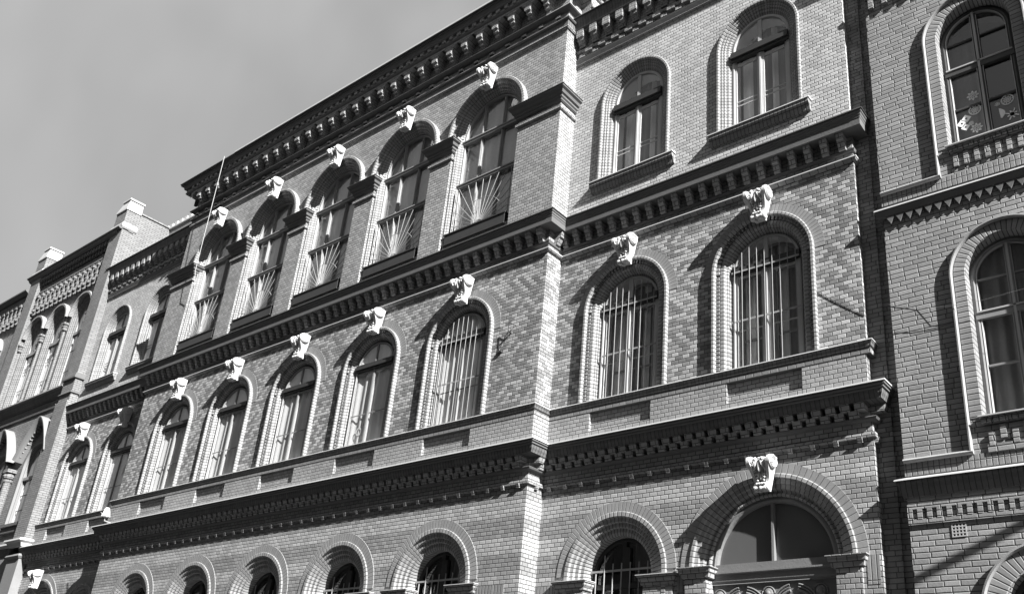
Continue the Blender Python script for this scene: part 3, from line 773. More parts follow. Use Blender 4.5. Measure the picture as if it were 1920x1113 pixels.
def top_d(at):
    hw = .925; zb = 12.42-ZS_TOPD; y0 = .15
    m = M(); m.usweep([(hw,y0+.01),(hw-.02,y0),(hw-.05,y0),(hw-.06,y0+.03),(hw-.06,y0+.10),(hw,y0+.10)], zb, 36, closed=True)
    for x in (-.33, .33):
        t = clip_top(abs(x)+.035, hw-.05); m.box(x-.034, x+.034, y0+.02, y0+.075, zb, t); m.box(x-.014, x+.014, y0, y0+.02, zb, t-.02)
    for z in (-.125, -1.40): m.box(-hw+.004, hw-.004, y0-.03, y0+.085, z-.05, z+.05); m.box(-hw+.004, hw-.004, y0-.05, y0-.03, z+.01, z+.04)
    w = m.obj('window', 'frame', school, at=at, world=False)
    m = M(); m.box(-hw-.03, hw-.01, -.03, y0+.12, zb-.24, zb); m.box(-hw-.06, hw+.01, -.05, y0+.12, zb, zb+.03); m.box(-hw-.05, hw, -.045, y0+.12, zb-.27, zb-.24); m.obj('window_ledge', 'dframe', w, at=at, world=False)
    pane(hw-.02, zb, y0+.06).obj('pane', 'glass', w, at=at, world=False)
    m = M(); m.usweep([(hw-.01,y0+.102),(hw,y0+.40),(hw+.1,y0+.40)], zb, 24); m.obj('lining', 'liner', w, at=at, world=False)
    m = M()
    for x in (-.36, .30): m.box(x, x+.09, y0+.34, y0+.40, zb, .8)
    m.box(-.9,.9,y0+.35,y0+.39,-.30,-.20); m.obj('inner_sash', 'liner', w, at=at, world=False)
    m = curtain(-.91,.91,zb,hw,y0+.13,amp=.012,freq=19)
    m.obj('curtain', 'netc', w, at=at, world=False)
    # sunburst guard
    m = M(); gy = .07; H = 1.26; W = .885; z0 = zb+.035
    for k in range(17):
        an = PI*(k+.5)/17; dx, dz = math.cos(an), math.sin(an)
        L = min(W/max(1e-3, abs(dx)), H/max(1e-3, dz)); m.tube([(dx*.15, gy, z0+dz*.15), (dx*L, gy, z0+dz*L)], .0065, 5)
    for rr in (.15, .74):
        m.tube([(rr*math.cos(PI*q/24), gy, z0+rr*math.sin(PI*q/24)) for q in range(25)], .006, 5)
    for x in (-W, -W+.05, W): m.tube([(x, gy, z0), (x, gy, z0+H)], .01, 5)
    m.tube([(-W,gy,z0),(W,gy,z0)], .012, 5)
    m.obj('window_guard', 'iron', w, at=at, world=False)
    return w
av0 = archivolt((DC[4],YD,ZS_TOPD)); tw0 = top_d((DC[4],YD,ZS_TOPD))
for c in DC[:4]:
    for p in (*av0, tw0): copy_part(p, school, (c,YD,ZS_TOPD))

# ---- ground floor arches
def low_window(at):
    zb = 2.2-ZS_LOW; hw = .66
    m = M(); m.usweep([(1.051,.02),(1.060,-.03),(1.047,-.04),(0.977,-.04),(0.964,-.03),(0.960,.0),(0.951,.005),(0.890,.005),(0.882,.015),(0.877,.045),(0.869,.05),(0.803,.05),(0.795,.06),(0.790,.09),(0.782,.095),(0.717,.095),(0.708,.105),(0.677,.115),(0.664,.13),(0.660,.40)], zb, 40)
    a = m.obj('window_surround', 'vous', school, at=at, smooth=True, world=False)
    i_ = []
    for sg in (-1, 1):
        path = [(max(sg*.60, sg*1.2)+.0, .2), (max(sg*.60, sg*1.2), -.04), (min(sg*.60, sg*1.2), -.04), (min(sg*.60, sg*1.2), .2)]
        m = M(); m.sweep([(-.03,-.092),(.07,-.092),(.07,-.115),(.05,-.13),(.045,-.16),(.02,-.19),(.015,-.24),(-.03,-.25)], path)
        ip = m.obj('impost', 'plainb', school, at=at, world=False)
        m = M(); m.sweep([(-.03,-.075),(.085,-.08),(.085,-.0915),(-.03,-.0915)], path); m.obj('impost_flashing', 'lead', ip, at=at, world=False)
        m = M(); m.box(min(sg*.62,sg*1.18), max(sg*.62,sg*1.18), -.035, .2, -1.2, -.24); m.obj('jamb_pier', 'plainb', ip, at=at, world=False)
        i_.append(ip)
    m = M(); m.usweep([(1.05,.02),(1.05,-.014),(1.235,-.014),(1.235,.02)], None, 40); r_ = m.obj('arch_ring', 'ring', school, at=at, smooth=True, world=False)
    m = M(); m.usweep([(hw+.01,.30),(hw-.02,.285),(hw-.05,.285),(hw-.06,.32),(hw-.06,.38),(hw+.01,.38)], zb, 28, closed=True); m.box(-.04,.04,.29,.36,zb,clip_top(.04,hw-.05)); m.box(-hw,hw,.28,.37,-.20,-.12)
    m.box(.0,.11,.29,.35,zb,.5)
    w = m.obj('window', 'dframe', school, at=at, world=False)
    pane(hw-.03, zb, .34).obj('pane', 'glassd', w, at=at, world=False)
    m = curtain(.10,.5,zb,hw,.50); m.obj('curtain', 'dcurtain', w, at=at, world=False)
    m = M()
    for k in range(7):
        x = -.54+1.08*k/6; m.tube([(x,.22,zb),(x,.22,(clip_top(x,.55) if k < 2 else .26)-.04)], .011, 6)
    for z in (.08, -.42): m.box(-hw,hw,.215,.235,z,z+.035)
    m.obj('window_bars', 'iron', w, at=at, world=False)
    return (a, *i_, r_, w)
pl = low_window((EC[0],YE,ZS_LOW))
for c in DC:
    for p in pl: copy_part(p, school, (c,WL[p.name][1]-YE+YD,ZS_LOW))
for p in pl: copy_part(p, school, (CC[1],WL[p.name][1],ZS_LOW))
# upright brick band between the ground floor arches
m = M()
def soldiers(m, Yf, x0, x1, cs, hw=1.26):
    xs = [x0]
    for c in sorted(cs): xs += [c-hw, c+hw]
    xs.append(x1)
    for k in range(0, len(xs), 2):
        if xs[k+1]-xs[k] > .03: m.box(xs[k], xs[k+1], Yf-.006, Yf+.02, 3.85, 4.27)
soldiers(m, YD, XDL, XDR-.34, DC); soldiers(m, YE, XDR+.01, -7.25, EC[:1]); m.box(DOOR_X+1.5, DOOR_X+1.68, YE-.006, YE+.02, 3.95, 4.36)
obj_each(m, 'soldier_band', 'sold', school)

# ---- entrance
at = (DOOR_X, YE, ZS_DOOR)
m = M(); m.usweep([(1.375,.02),(1.385,-.03),(1.37,-.042),(1.32,-.042),(1.305,-.03),(1.30,-.01),(1.285,-.005),(1.235,.0),(1.225,.01),(1.22,.03),(1.21,.035),(1.165,.04),(1.155,.05),(1.15,.075),(1.135,.11),(1.11,.12),(1.10,.10),(1.085,.085),(1.065,.09),(1.055,.11),(1.05,.13),(1.045,.50)], .13-ZS_DOOR, 48)
m.obj('door_surround', 'vousd', school, at=at, smooth=True, world=False)
m = M(); m.usweep([(1.375,.02),(1.375,-.014),(1.545,-.014),(1.545,.02)], None, 48); m.obj('arch_ring', 'ring', school, at=at, smooth=True, world=False)
m = M()
for sg in (-1, 1):
    xa, xb = min(sg*1.02, sg*1.46), max(sg*1.02, sg*1.46)
    m.sweep([(-.03,.02),(.085,.012),(.085,-.012),(.06,-.03),(.055,-.07),(.03,-.10),(.02,-.15),(-.03,-.16)], [(xb,.3),(xb,-.06),(xa,-.06),(xa,.3)])
obj_each(m, 'impost', 'plainb', school, at=at, world=False)
m = M()
for sg in (-1, 1): m.box(min(sg*1.06, sg*1.44), max(sg*1.06, sg*1.44), -.05, .3, .13-ZS_DOOR, -.155)
m.v = [(a+at[0], b+at[1], c+at[2]) for a, b, c in m.v]
obj_each(m, 'door_pier', 'low', school)
at2 = (DOOR_X, YE-.28, ZS_DOOR)
m = M(); m.usweep([(1.05,.42),(1.0,.40),(.97,.42),(.96,.46),(.96,.55),(1.05,.55)], -.02, 40, closed=True); m.box(-.02,.02,.42,.52,-.02,.98); m.box(-1.04,1.04,.41,.55,-.06,.06)
fl = m.obj('fanlight', 'door', school, at=at2, world=False)
pane(.97, 0.0, .50).obj('pane', 'frost', fl, at=at2, world=False)
m = M(); m.sweep([(-.03,-.06),(.10,-.06),(.10,-.085),(.07,-.10),(.06,-.20),(.04,-.235),(.05,-.25),(-.03,-.26)], [(1.04,.47),(-1.04,.47)])
m.box(-1.04,1.04,.46,.60,-4.2,-.25)
dr = m.obj('entrance_door', 'door', school, at=at2, world=False)
m = M()
for cx in (-.93, -.1, .73):
    m.ball((cx,.45,-.42), .085, .03, .085, 14, 6); m.ball((cx,.425,-.42), .045, .03, .045, 12, 6)
    m.tube([(cx+.105*math.cos(2*PI*q/18), .45, -.42+.105*math.sin(2*PI*q/18)) for q in range(19)], .012, 6)
m.obj('rosettes', 'door', dr, at=at2, world=False)
m = M()
for cx in (-.52, .32):
    for (rr, w_) in ((.40,.016),(.36,.012),(.31,.022)):
        for (t0, t1) in ((.10, .44), (.56, .90)):
            m.tube([(cx+rr*math.cos(PI*(t0+(t1-t0)*q/12)), .44, -.70+rr*math.sin(PI*(t0+(t1-t0)*q/12))) for q in range(13)], w_, 6)
m.obj('carved_arches', 'door', dr, at=at2, world=False)
for p in [o for o in school.children if o.name.split('.')[0] in ('door_surround','fanlight','entrance_door') or (o.name.startswith('arch_ring') and abs(WL[o.name][2]-ZS_DOOR) < .001) or (o.name.startswith('impost') and abs(WL[o.name][2]-ZS_DOOR) < .001)]:
    copy_part(p, school, (CC[0], WL[p.name][1], ZS_DOOR))

# ================================================================ RIGHT NEIGHBOUR
YG = 11.9; XGL = -3.61; GX = -1.92
old = thing('rough_brick_building', (1.0, 12.2, 0), 'older rough brick building at the right edge with hooded round windows and sawtooth string course', 'building')
SILLS = ((10.6, 12.77), (6.10, 8.32))
m = M()
wall(m, YG, XGL, 6.5, 0, 5.3, [(GX, .57, 1.2, 3.49)]); wall(m, YG, XGL, 6.5, 5.3, 9.7, [(GX, .565, 6.12, 8.32)]); wall(m, YG, XGL, 6.5, 9.7, 17, [(GX, .565, 10.62, 12.77)])
m.quad((XGL,YG,0),(XGL,YR+.05,0),(XGL,YR+.05,17),(XGL,YG,17)); m.quad((6.5,YG,0),(6.5,24,0),(6.5,24,17),(6.5,YG,17))
m.obj('wall', 'old', old)
m = M(); m.box(XGL+.02, 6.4, 12.75, 24, 0, 16.9); m.obj('interior', 'room', old)
m = M(); m.box(XGL-.1, 6.6, YG-.3, 24, 17.0, 17.25); m.obj('roof', 'roof', old)
GP = [(6.5,YG),(XGL,YG),(XGL,YR+.02)]
# cornice just above the frame
m = M(); m.blocks(GP[:2], .24, .085, -.01, .07, 14.02, 14.30); m.sweep([(-.02,14.30),(.09,14.30),(.10,14.42),(-.02,14.44)], GP[:2]); m.obj('upper_band', 'old', old)
m = M(); m.sweep([(-.02,15.9),(.30,15.86),(.30,15.78),(.20,15.70),(.10,15.4),(-.02,15.4)], GP); m.obj('upper_cornice', 'stone', old)
# string with sawtooth
m = M(); m.sweep([(-.02,9.86),(.105,9.80),(.11,9.775),(-.02,9.775)], GP); m.obj('string_edge', 'lead', old)
m = M(); m.sweep([(-.02,9.775),(.10,9.775),(.095,9.745),(.075,9.70),(.065,9.665),(-.02,9.66)], GP); m.obj('string_course', 'stone', old)
m = M(); x = XGL+.06
while x < 6.4:
    i = len(m.v)
    for yy in (YG-.055, YG): m.v += [(x,yy,9.66),(x+.14,yy,9.66),(x+.07,yy,9.525)]
    m.f += [(i,i+1,i+2),(i,i+2,i+5,i+3),(i+2,i+1,i+4,i+5)]
    x += .148
m.obj('sawtooth_band', 'stone', old)
m = M(); m.box(XGL, 6.4, YG-.012, YG+.02, 9.90, 10.09); m.obj('soldier_band', 'sold', old)
m = M(); m.box(XGL, 6.4, YG-.012, YG+.02, 5.40, 5.585); m.obj('soldier_band', 'sold', old)
m = M(); m.sweep([(-.02,5.39),(.125,5.335),(.13,5.315),(-.02,5.315)], GP); m.obj('string_edge', 'lead', old)
m = M(); m.sweep([(-.02,5.315),(.11,5.315),(.11,5.28),(.09,5.25),(.08,5.19),(.05,5.13),(.03,5.09),(-.02,5.085)], GP); m.obj('string_course', 'soldshade', old)
m = M(); m.box(XGL-.0, 6.4, YG-.035, YG+.02, 4.915, 4.985); m.box(XGL-.0, 6.4, YG-.03, YG+.02, 4.70, 4.775)
x = XGL
while x < 3: m.box(x, x+.066, YG-.035, YG+.02, 4.775, 4.915); x += .131
m.obj('perforated_band', 'old', old)
m = M(); m.box(XGL-.001, 3, YG-.002, YG+.02, 4.77, 4.92); m.obj('band_backing', 'old', old)
# vent
m = M(); vx, vz, s_ = -2.96, 4.583, .088
for k in range(5):
    q = -s_+2*s_*k/4
    m.box(vx+q-.0075, vx+q+.0075, YG-.010, YG-.003, vz-s_-.008, vz+s_+.008); m.box(vx-s_-.008, vx+s_+.008, YG-.0105, YG-.003, vz+q-.0075, vz+q+.0075)
v_ = m.obj('vent_grille', 'wframe', old)
m = M(); m.box(vx-s_, vx+s_, YG-.0028, YG, vz-s_, vz+s_); m.obj('vent_shade_sheet', 'diron', v_)  # dark sheet on the solid wall, painted shade for the grille's holes
def g_window(zsill, zs):
    at = (GX, YG, zs); zb = zsill-zs
    lab = (10.10 if zs > 10 else 5.60)-zs
    m = M(); m.usweep([(.745,.01),(.75,-.055),(.762,-.07),(.782,-.068),(.79,-.04),(.792,.01)], lab, 40); 
    for sg in (-1, 1):
        e = (XGL-GX) if sg < 0 else 6.4-GX
        xa, xb = min(sg*.74, e), max(sg*.74, e)
        if sg > 0: xb = 1.9
        m.sweep([(-.01,lab+.065),(.055,lab+.04),(.075,lab+.015),(.05,lab-.01),(-.01,lab-.015)], [(xb,0),(xa,0)])
    m.obj('hood_mould', 'hoodm', old, at=at, smooth=True, world=False)
    m = M(); m.usweep([(.735,.01),(.735,-.012),(.58,-.012),(.568,.0),(.56,.22)], zb, 40); m.obj('arch_ring', 'voold', old, at=at, smooth=True, world=False)
    m = M(); m.sweep([(-.2,zb+.03),(.10,zb-.005),(.10,zb-.022),(-.2,zb-.022)], [(.62,0),(-.62,0)]); sl = m.obj('window_sill', 'lead', old, at=at, world=False)
    m = M(); m.blocks([(.60,0),(-.60,0)], .078, .068, -.02, .065, zb-.105, zb-.035); m.box(-.56,.56,-.04,.02,zb-.13,zb-.11); m.obj('sill_bricks', 'old', sl, at=at, world=False)
    m = M(); t = zb-.13
    if zs > 10:
        x = -.53
        while x < .56: m.box(x, x+.07, -.03, .02, t-.27, t-.02); x += .155
        obj_each(m, 'panel_rib', 'old', old, at=at, world=False)
        m = M(); m.box(-.55,.55,-.004,.0,t-.27,t); m.obj('panel_backing', 'old', old, at=at, world=False)
    else:
        for k in range(4):
            x = -.52+k*.30
            m.box(x, x+.075, -.035, .02, t-.30, t-.12); m.box(x+.15, x+.225, -.035, .02, t-.21, t-.02)
        m.box(-.55,.55,-.03,.02,t-.40,t-.28)
        obj_each(m, 'fret_bar', 'old', old, at=at, world=False)
        m = M(); m.box(-.55,.55,-.004,.0,t-.40,t); m.obj('panel_backing', 'old', old, at=at, world=False)
    hw = .56; fr = 'gframe' if zs > 10 else 'frame'
    m = M(); m.usweep([(hw,.20),(hw-.05,.18),(hw-.075,.19),(hw-.085,.22),(hw-.085,.28),(hw,.28)], zb, 32, closed=True)
    m.box(-.05,.05,.19,.27,zb,clip_top(.05,hw-.07)); m.box(-hw+.03,hw-.03,.17,.265,-.67,-.55)
    for sg in (-1, 1):
        m.box(min(sg*.05,sg*.475), max(sg*.05,sg*.475), .20,.25, -.04,-.015); m.box(min(sg*.05,sg*.475), max(sg*.05,sg*.475), .20,.25, zb+.80,zb+.83)
    w = m.obj('window', fr, old, at=at, world=False)
    m = M(); m.usweep([(hw-.088,.186),(hw-.10,.19),(hw-.10,.25),(hw-.088,.25)], zb+.03, 32, closed=True)
    m.box(-.018,.018,.155,.19,zb,.46); m.box(-.05,-.04,.18,.19,zb,.4); m.box(.045,.055,.18,.19,zb,.4); m.box(-hw+.05,hw-.05,.155,.17,-.57,-.545)
    m.obj('frame_beading', 'wframe', w, at=at, world=False)
    pane(hw-.05, zb, .235).obj('pane', 'glassd', w, at=at, world=False)
    m = M(); m.usweep([(hw-.02,.285),(hw-.02,.6)], zb, 20); m.obj('lining', 'dcurtain', w, at=at, world=False)
    (curtain(-.5,.5,zb,hw,.34) if zs < 10 else curtain(-.5,-.1,zb,hw,.5)).obj('curtain', 'netc', w, at=at, world=False)
for a, b in SILLS: g_window(a, b)
at = (GX, YG, 3.49)
m = M(); m.usweep([(.82,.01),(.825,-.05),(.84,-.07),(.868,-.065),(.874,.01)], -1.5, 40); m.obj('hood_mould', 'hoodm', old, at=at, smooth=True, world=False)
m = M(); m.usweep([(.82,.01),(.82,-.012),(.60,-.012),(.585,.0),(.57,.25)], -1.5, 40); m.obj('arch_ring', 'voold', old, at=at, smooth=True, world=False)
m = M(); m.usweep([(.575,.24),(.50,.22),(.50,.28),(.575,.28)], -1.5, 24, closed=True); w = m.obj('window', 'gframe', old, at=at, world=False)
pane(.55, -1.5, .26).obj('pane', 'glassd', w, at=at, world=False)

# paper cut-outs on the neighbour's upper window
def paper(name, cx, cz, label, shape, cat='paper ornament'):
    m = M(); y = YG+.228; n_ = 48; pts = []
    def loop(rf, k=n_): return [(cx+rf(2*PI*q/k)*math.cos(2*PI*q/k), cz+rf(2*PI*q/k)*math.sin(2*PI*q/k)) for q in range(k)]
    def ringed(ro, ri, k=n_):
        A, B = loop(ro, k), loop(ri, k)
        m.grid([[(a,y,b) for a, b in A], [(a,y,b) for a, b in B]], closed_v=True); m.grid([[(a,y-.002,b) for a, b in A], [(a,y-.002,b) for a, b in B]], closed_v=True)
    def spoke(a, r_in, r_out, w):
        d = Vector((math.cos(a), math.sin(a))); p = Vector((-d.y, d.x))*w
        q = [Vector((cx,cz))+d*r_in-p, Vector((cx,cz))+d*r_out-p, Vector((cx,cz))+d*r_out+p, Vector((cx,cz))+d*r_in+p]
        i = len(m.v)
        for yy in (y-.002, y): m.v += [(v.x, yy, v.y) for v in q]
        m.f += [(i,i+1,i+2,i+3),(i+4,i+5,i+6,i+7),(i,i+1,i+5,i+4),(i+1,i+2,i+6,i+5),(i+2,i+3,i+7,i+6),(i+3,i,i+4,i+7)]
    kind, r = shape; r *= 1.12
    if kind == 'doily':
        ringed(lambda t: r, lambda t: r*.82); ringed(lambda t: r*.58, lambda t: r*.42); ringed(lambda t: r*.2, lambda t: r*.06)
        for k in range(10): spoke(2*PI*k/10, r*.15, r*.9, r*.06)
    elif kind == 'flake':
        ringed(lambda t: r*(.82+.18*math.cos(8*t)), lambda t: r*.55); ringed(lambda t: r*.35, lambda t: r*.12)
        for k in range(8): spoke(2*PI*k/8+.2, r*.2, r*.75, r*.09)
    elif kind == 'star':
        for k in range(8): spoke(PI*k/4+.3, 0, r*(1 if k % 2 else .72), r*.09)
        for k in range(8): spoke(PI*k/4+.69, 0, r*.4, r*.12)
    elif kind == 'square':
        for (dx, dz) in ((0,0),):
            for (a0, a1, b0, b1) in ((-1,1,-1,-.3),(-1,1,.3,1),(-1,-.3,-.3,.3),(.3,1,-.3,.3)):
                ca, sa = math.cos(.9), math.sin(.9); q = [(u_*r, w_*r) for u_, w_ in ((a0,b0),(a1,b0),(a1,b1),(a0,b1))]
                m.quad(*[(cx+u_*ca-w_*sa, y-.001, cz+u_*sa+w_*ca) for u_, w_ in q])
    elif kind == 'bell':
        for k in range(9):
            t = k/8; x_ = r*.7*math.sin(t*2.2); z_ = r*(1-2*t); w_ = r*(.12+.3*math.sin(t*PI))
            pts.append([(cx-x_*.2+r*.5*math.sin(t*2.6)-w_, y-.001, cz+z_), (cx-x_*.2+r*.5*math.sin(t*2.6)+w_, y-.001, cz+z_)])
        m.grid(pts)
    o = m.obj(name, 'paper', at=(cx, y, cz)); tag(o, label, cat, 'paper cut-outs stuck on the right upper window'); return o
paper('paper_snowflake', -2.089, 11.616, 'white scalloped paper snowflake just above the crossbar of the left pane', ('flake', .085))
paper('paper_doily', -2.089, 11.334, 'round lacy paper disc in the middle of the lower left pane', ('doily', .085))
paper('paper_square', -2.231, 11.219, 'tilted white paper square, uppermost of three beside the round lacy disc', ('square', .05))
paper('paper_square', -2.306, 11.150, 'tilted white paper square nearest the left edge of the lower left pane', ('square', .05))
paper('paper_square', -2.258, 11.062, 'tilted white paper square, lowest of the three small squares', ('square', .045))
paper('paper_snowflake', -2.098, 10.98, 'white scalloped paper snowflake touching the sill of the left pane', ('flake', .085))
paper('paper_snowflake', -2.167, 11.10, 'small dull paper flake between the paper squares and the lowest snowflake', ('flake', .04))
paper('paper_doily', -1.606, 11.31, 'large round lacy paper disc high in the lower right pane', ('doily', .085))
paper('paper_doily', -1.755, 11.283, 'tiny round paper disc left of the large lacy one in the right pane', ('doily', .032))
paper('paper_bell', -1.735, 11.10, 'curved leaf shaped paper cut-out in the lower right pane', ('bell', .085))
paper('paper_star', -1.569, 11.013, 'spiky paper star low in the corner of the right pane', ('star', .095))

# ================================================================ LEFT NEIGHBOUR
BP, BW = 11.68, 11.90
XBR, XBL = -32.45, -40.2
goth = thing('gothic_building', (-36.3, 12.2, 0), 'brick building at left edge with pointed hoods, parapet posts and tall side wall', 'building')
BT = [-38.4, -36.35, -34.3]; BM = [-37.42, -34.36]
m = M()
wall(m, BW, -52, XBR-.02, 12.5, 18.9, [(c, .82, 12.9, 16.05) for c in BT]+[(-42.6, .7, 12.9, 16.0), (-44.7, .7, 12.9, 16.0)])
wall(m, BW, -52, XBR-.02, 6.9, 12.5, [(c, .80, 7.85, 10.0) for c in BM])
m.obj('wall', 'goth', goth)
m = M(); m.box(-52, XBR-.02, BW-.03, BW+.02, 0, 6.9); m.obj('wall', 'stone2', goth)
m = M(); m.box(-52, -40.2, 12.75, 24, 0, 18.4); m.box(-40.2, XBR-.46, 12.75, 24, 0, 18.8); m.obj('interior', 'room', goth)
m = M(); m.quad((-40.2,BW,19.0),(XBR-.4,BW,19.0),(XBR-.4,19,20.4),(-40.2,19,20.4)); m.quad((-52,BW,18.45),(-40.2,BW,18.45),(-40.2,19,19.8),(-52,19,19.8)); m.obj('roof', 'roof', goth)
# side wall standing above the lower neighbour
m = M(); m.box(XBR-.45, XBR-.03, BW+.02, 13.4, 0, 19.2); m.box(XBR-.45, XBR-.03, 12.18, 13.4, 19.2, 20.08); m.box(XBR-.45, XBR+.02, 12.19, 13.42, 20.08, 20.14); m.obj('side_wall', 'goth', goth)
m = M(); m.box(XBR-.45, -26.9, 13.4, 13.9, 17.5, 20.05); m.obj('rear_parapet', 'goth', goth)
m = M(); m.sweep([(-.5,20.05),(.06,20.05),(.06,20.12),(-.5,20.12)], [(-26.9,13.4),(XBR-.45,13.4)]); m.blocks([(-26.9,13.4),(XBR-.45,13.4)], .36, .2, -.3, .05, 20.12, 20.28); m.obj('parapet_tiles', 'pale', goth)
for k, (a, b) in enumerate(((XBR-.87, XBR), (XBL-.0, XBL+.87))):
    m = M(); m.box(a, b, BP, BW+.015, 12.05, 19.2)
    m.box(a-.02, b+.004, BP-.05, BW+.015, 6.95, 12.05)
    m.obj('pilaster', 'goth', goth)
    pth = [(b,BW+.3),(b,BP),(a,BP),(a,BW+.3)]
    m = M(); m.sweep([(-.02,13.15),(.03,13.12),(.07,12.98),(.07,12.92),(.03,12.90),(-.02,12.9)], pth); m.sweep([(-.02,12.42),(.03,12.42),(.06,12.36),(-.02,12.33)], pth); m.obj('pilaster_band', 'stone', goth)
    # parapet post
    m = M(); m.box(a+.06, b, 11.66, 12.17, 19.46, 20.02); po = m.obj('parapet_post', 'goth', goth)
    m = M(); m.sweep([(-.3,19.22),(.0,19.22),(.04,19.27),(.05,19.34),(.04,19.41),(.0,19.47),(-.3,19.47)], [(b,12.2),(b,11.66),(a+.02,11.66),(a+.02,12.2)]); m.box(a+.05,b-.02,11.7,12.2,19.23,19.46); m.obj('post_base', 'pale', po)
    m = M(); i = len(m.v); x0, x1, y0, y1 = a+.04, b+.03, 11.62, 12.19
    m.v += [(x0,y0,20.02),(x1,y0,20.02),(x1,y1,20.02),(x0,y1,20.02),(x0,y0,20.08),(x1,y0,20.08),(x1,y1,20.08),(x0,y1,20.08),(x0+.32,y0+.06,20.46),(x1-.03,y0+.06,20.46),(x1-.03,y1,20.46),(x0+.32,y1,20.46)]
    m.f += [(0,3,2,1),(0,1,5,4),(1,2,6,5),(2,3,7,6),(3,0,4,7),(4,5,9,8),(5,6,10,9),(6,7,11,10),(7,4,8,11),(8,9,10,11)]
    m.box(x0+.27, x1+.02, y0+.02, y1+.03, 20.462, 20.53); m.obj('post_cap', 'pale', po)
BPATH = [(XBR-.87,BW),(XBL+.87,BW)]; APATH = [(XBL,BW),(-52,BW)]
# parapet cornice
m = M(); m.sweep([(-.2,19.30),(.36,19.24),(.37,19.19),(.30,19.15),(-.2,19.15)], [(XBR-.0,BW),(XBL-.25,BW)]); m.sweep([(-.1,19.15),(.30,19.15),(.28,19.08),(.22,19.02),(-.1,19.02)], [(XBR-.3,BW),(XBL-.2,BW)]); m.sweep([(-.2,18.72),(.34,18.66),(.34,18.60),(.2,18.5),(-.2,18.5)], APATH); m.obj('roof_cornice', 'stone', goth)
m = M(); m.sweep([(-.02,19.02),(.12,19.02),(.12,18.80),(-.02,18.80)], BPATH); m.blocks(BPATH, .24, .12, -.01, .20, 18.80, 18.98); m.blocks(BPATH, .24, .11, -.01, .12, 18.62, 18.78, .5); m.sweep([(-.02,18.55),(.06,18.55),(.05,18.47),(-.02,18.46)], BPATH); m.sweep([(-.02,18.50),(.12,18.50),(.10,18.0),(-.02,17.95)], APATH); m.obj('roof_dentils', 'soldshade', goth)
# hanging blind arcade
m = M(); me_ = M()
for P_ in (BPATH, [(XBL,BW),(-44,BW)]):
    m.blocks(P_, .40, .13, -.01, .13, 17.45, 18.12); m.blocks(P_, .40, .20, -.01, .17, 18.02, 18.14); m.blocks(P_, .40, .09, -.01, .10, 17.2, 17.45); m.blocks(P_, .40, .16, -.01, .155, 17.62, 17.70)
    (ax, _), (bx_, _) = P_; cnt = int(round((ax-bx_)/.40))
    for j in range(cnt):
        c = ax-(j+.5)*(ax-bx_)/cnt
        me_.ball((c, BW-.13, 17.40), .085, .085, .075, 8, 6); me_.ball((c, BW-.09, 17.22), .06, .06, .06, 7, 5)
        for q in range(5):
            t0 = PI*q/5; t1 = PI*(q+1)/5; d = .20
            m.quad(*[(c-d+ (d-.05)*math.cos(t) + 0, yy, 18.12+(d-.05)*math.sin(t)) for t, yy in ((t0,BW-.10),(t1,BW-.10),(t1,BW),(t0,BW))])
m.sweep([(-.02,18.36),(.10,18.36),(.10,18.27),(-.02,18.27)], BPATH)
m.obj('hanging_arcade', 'goth2', goth); obj_each(me_, 'arcade_boss', 'goth2', goth, smooth=True)
# top windows
def b_top(at):
    zb = 12.9-16.05
    m = M(); m.usweep([(.90,.02),(.90,-.03),(.80,-.03),(.79,.0),(.74,.0),(.73,.04),(.68,.04),(.66,.08),(.60,.09),(.585,.12),(.54,.13),(.53,.35)], zb, 28)
    a = m.obj('window_surround', 'vousg', goth, at=at, smooth=True, world=False)
    m = M(); m.usweep([(.80,.0),(.80,-.10),(.84,-.16),(.91,-.16),(.93,-.13),(.93,.02)], None, 28, a0=PI*.98, a1=PI*.05); h = m.obj('hood_mould', 'vousd', goth, at=at, smooth=True, world=False)
    m = M(); hw = .54; m.usweep([(hw,.15),(hw-.04,.135),(hw-.05,.17),(hw,.17)], zb, 24, closed=True); m.box(-.025,.025,.145,.17,zb,clip_top(.035,hw-.05))
    for z in (-1.45, -2.3): m.box(-hw,hw,.15,.168,z,z+.03)
    m.box(-hw,hw,.10,.17,-.75,-.62); w = m.obj('window', 'frame', goth, at=at, world=False)
    pane(hw-.03,zb,.16).obj('pane', 'glass', w, at=at, world=False)
    m = M(); m.usweep([(hw-.01,.175),(hw,.42),(hw+.1,.42)], zb, 16); m.obj('lining', 'liner', w, at=at, world=False)
    curtain(-.5,.5,zb,hw,.20,amp=.012).obj('curtain', 'curtain', w, at=at, world=False)
    m = M(); m.box(-.62,.62,-.08,.2,zb-.08,zb); m.obj('window_sill', 'stone', goth, at=at, world=False)
    return a, h, w, bpy.data.objects[[o.name for o in goth.children if o.name.startswith('window_sill')][-1]]
bt = b_top((BT[2],BW,16.05))
for c in BT[:2]+[-42.6, -44.7]:
    for p in bt: copy_part(p, goth, (c,BW,16.05))
# slender shafts between the top windows
for c in (-39.33, -37.375, -35.325, -33.42):
    m = M(); m.tube([(c,BW-.06,12.95),(c,BW-.06,15.55)], .05, 8); m.box(c-.1,c+.1,BW-.16,BW,15.55,15.66); m.ball((c,BW-.08,15.72),.12,.12,.09,8,5); m.box(c-.14,c+.14,BW-.2,BW,15.78,15.86); m.box(c-.12,c+.12,BW-.16,BW,12.88,13.02)
    m.obj('shaft', 'goth', goth, smooth=True)
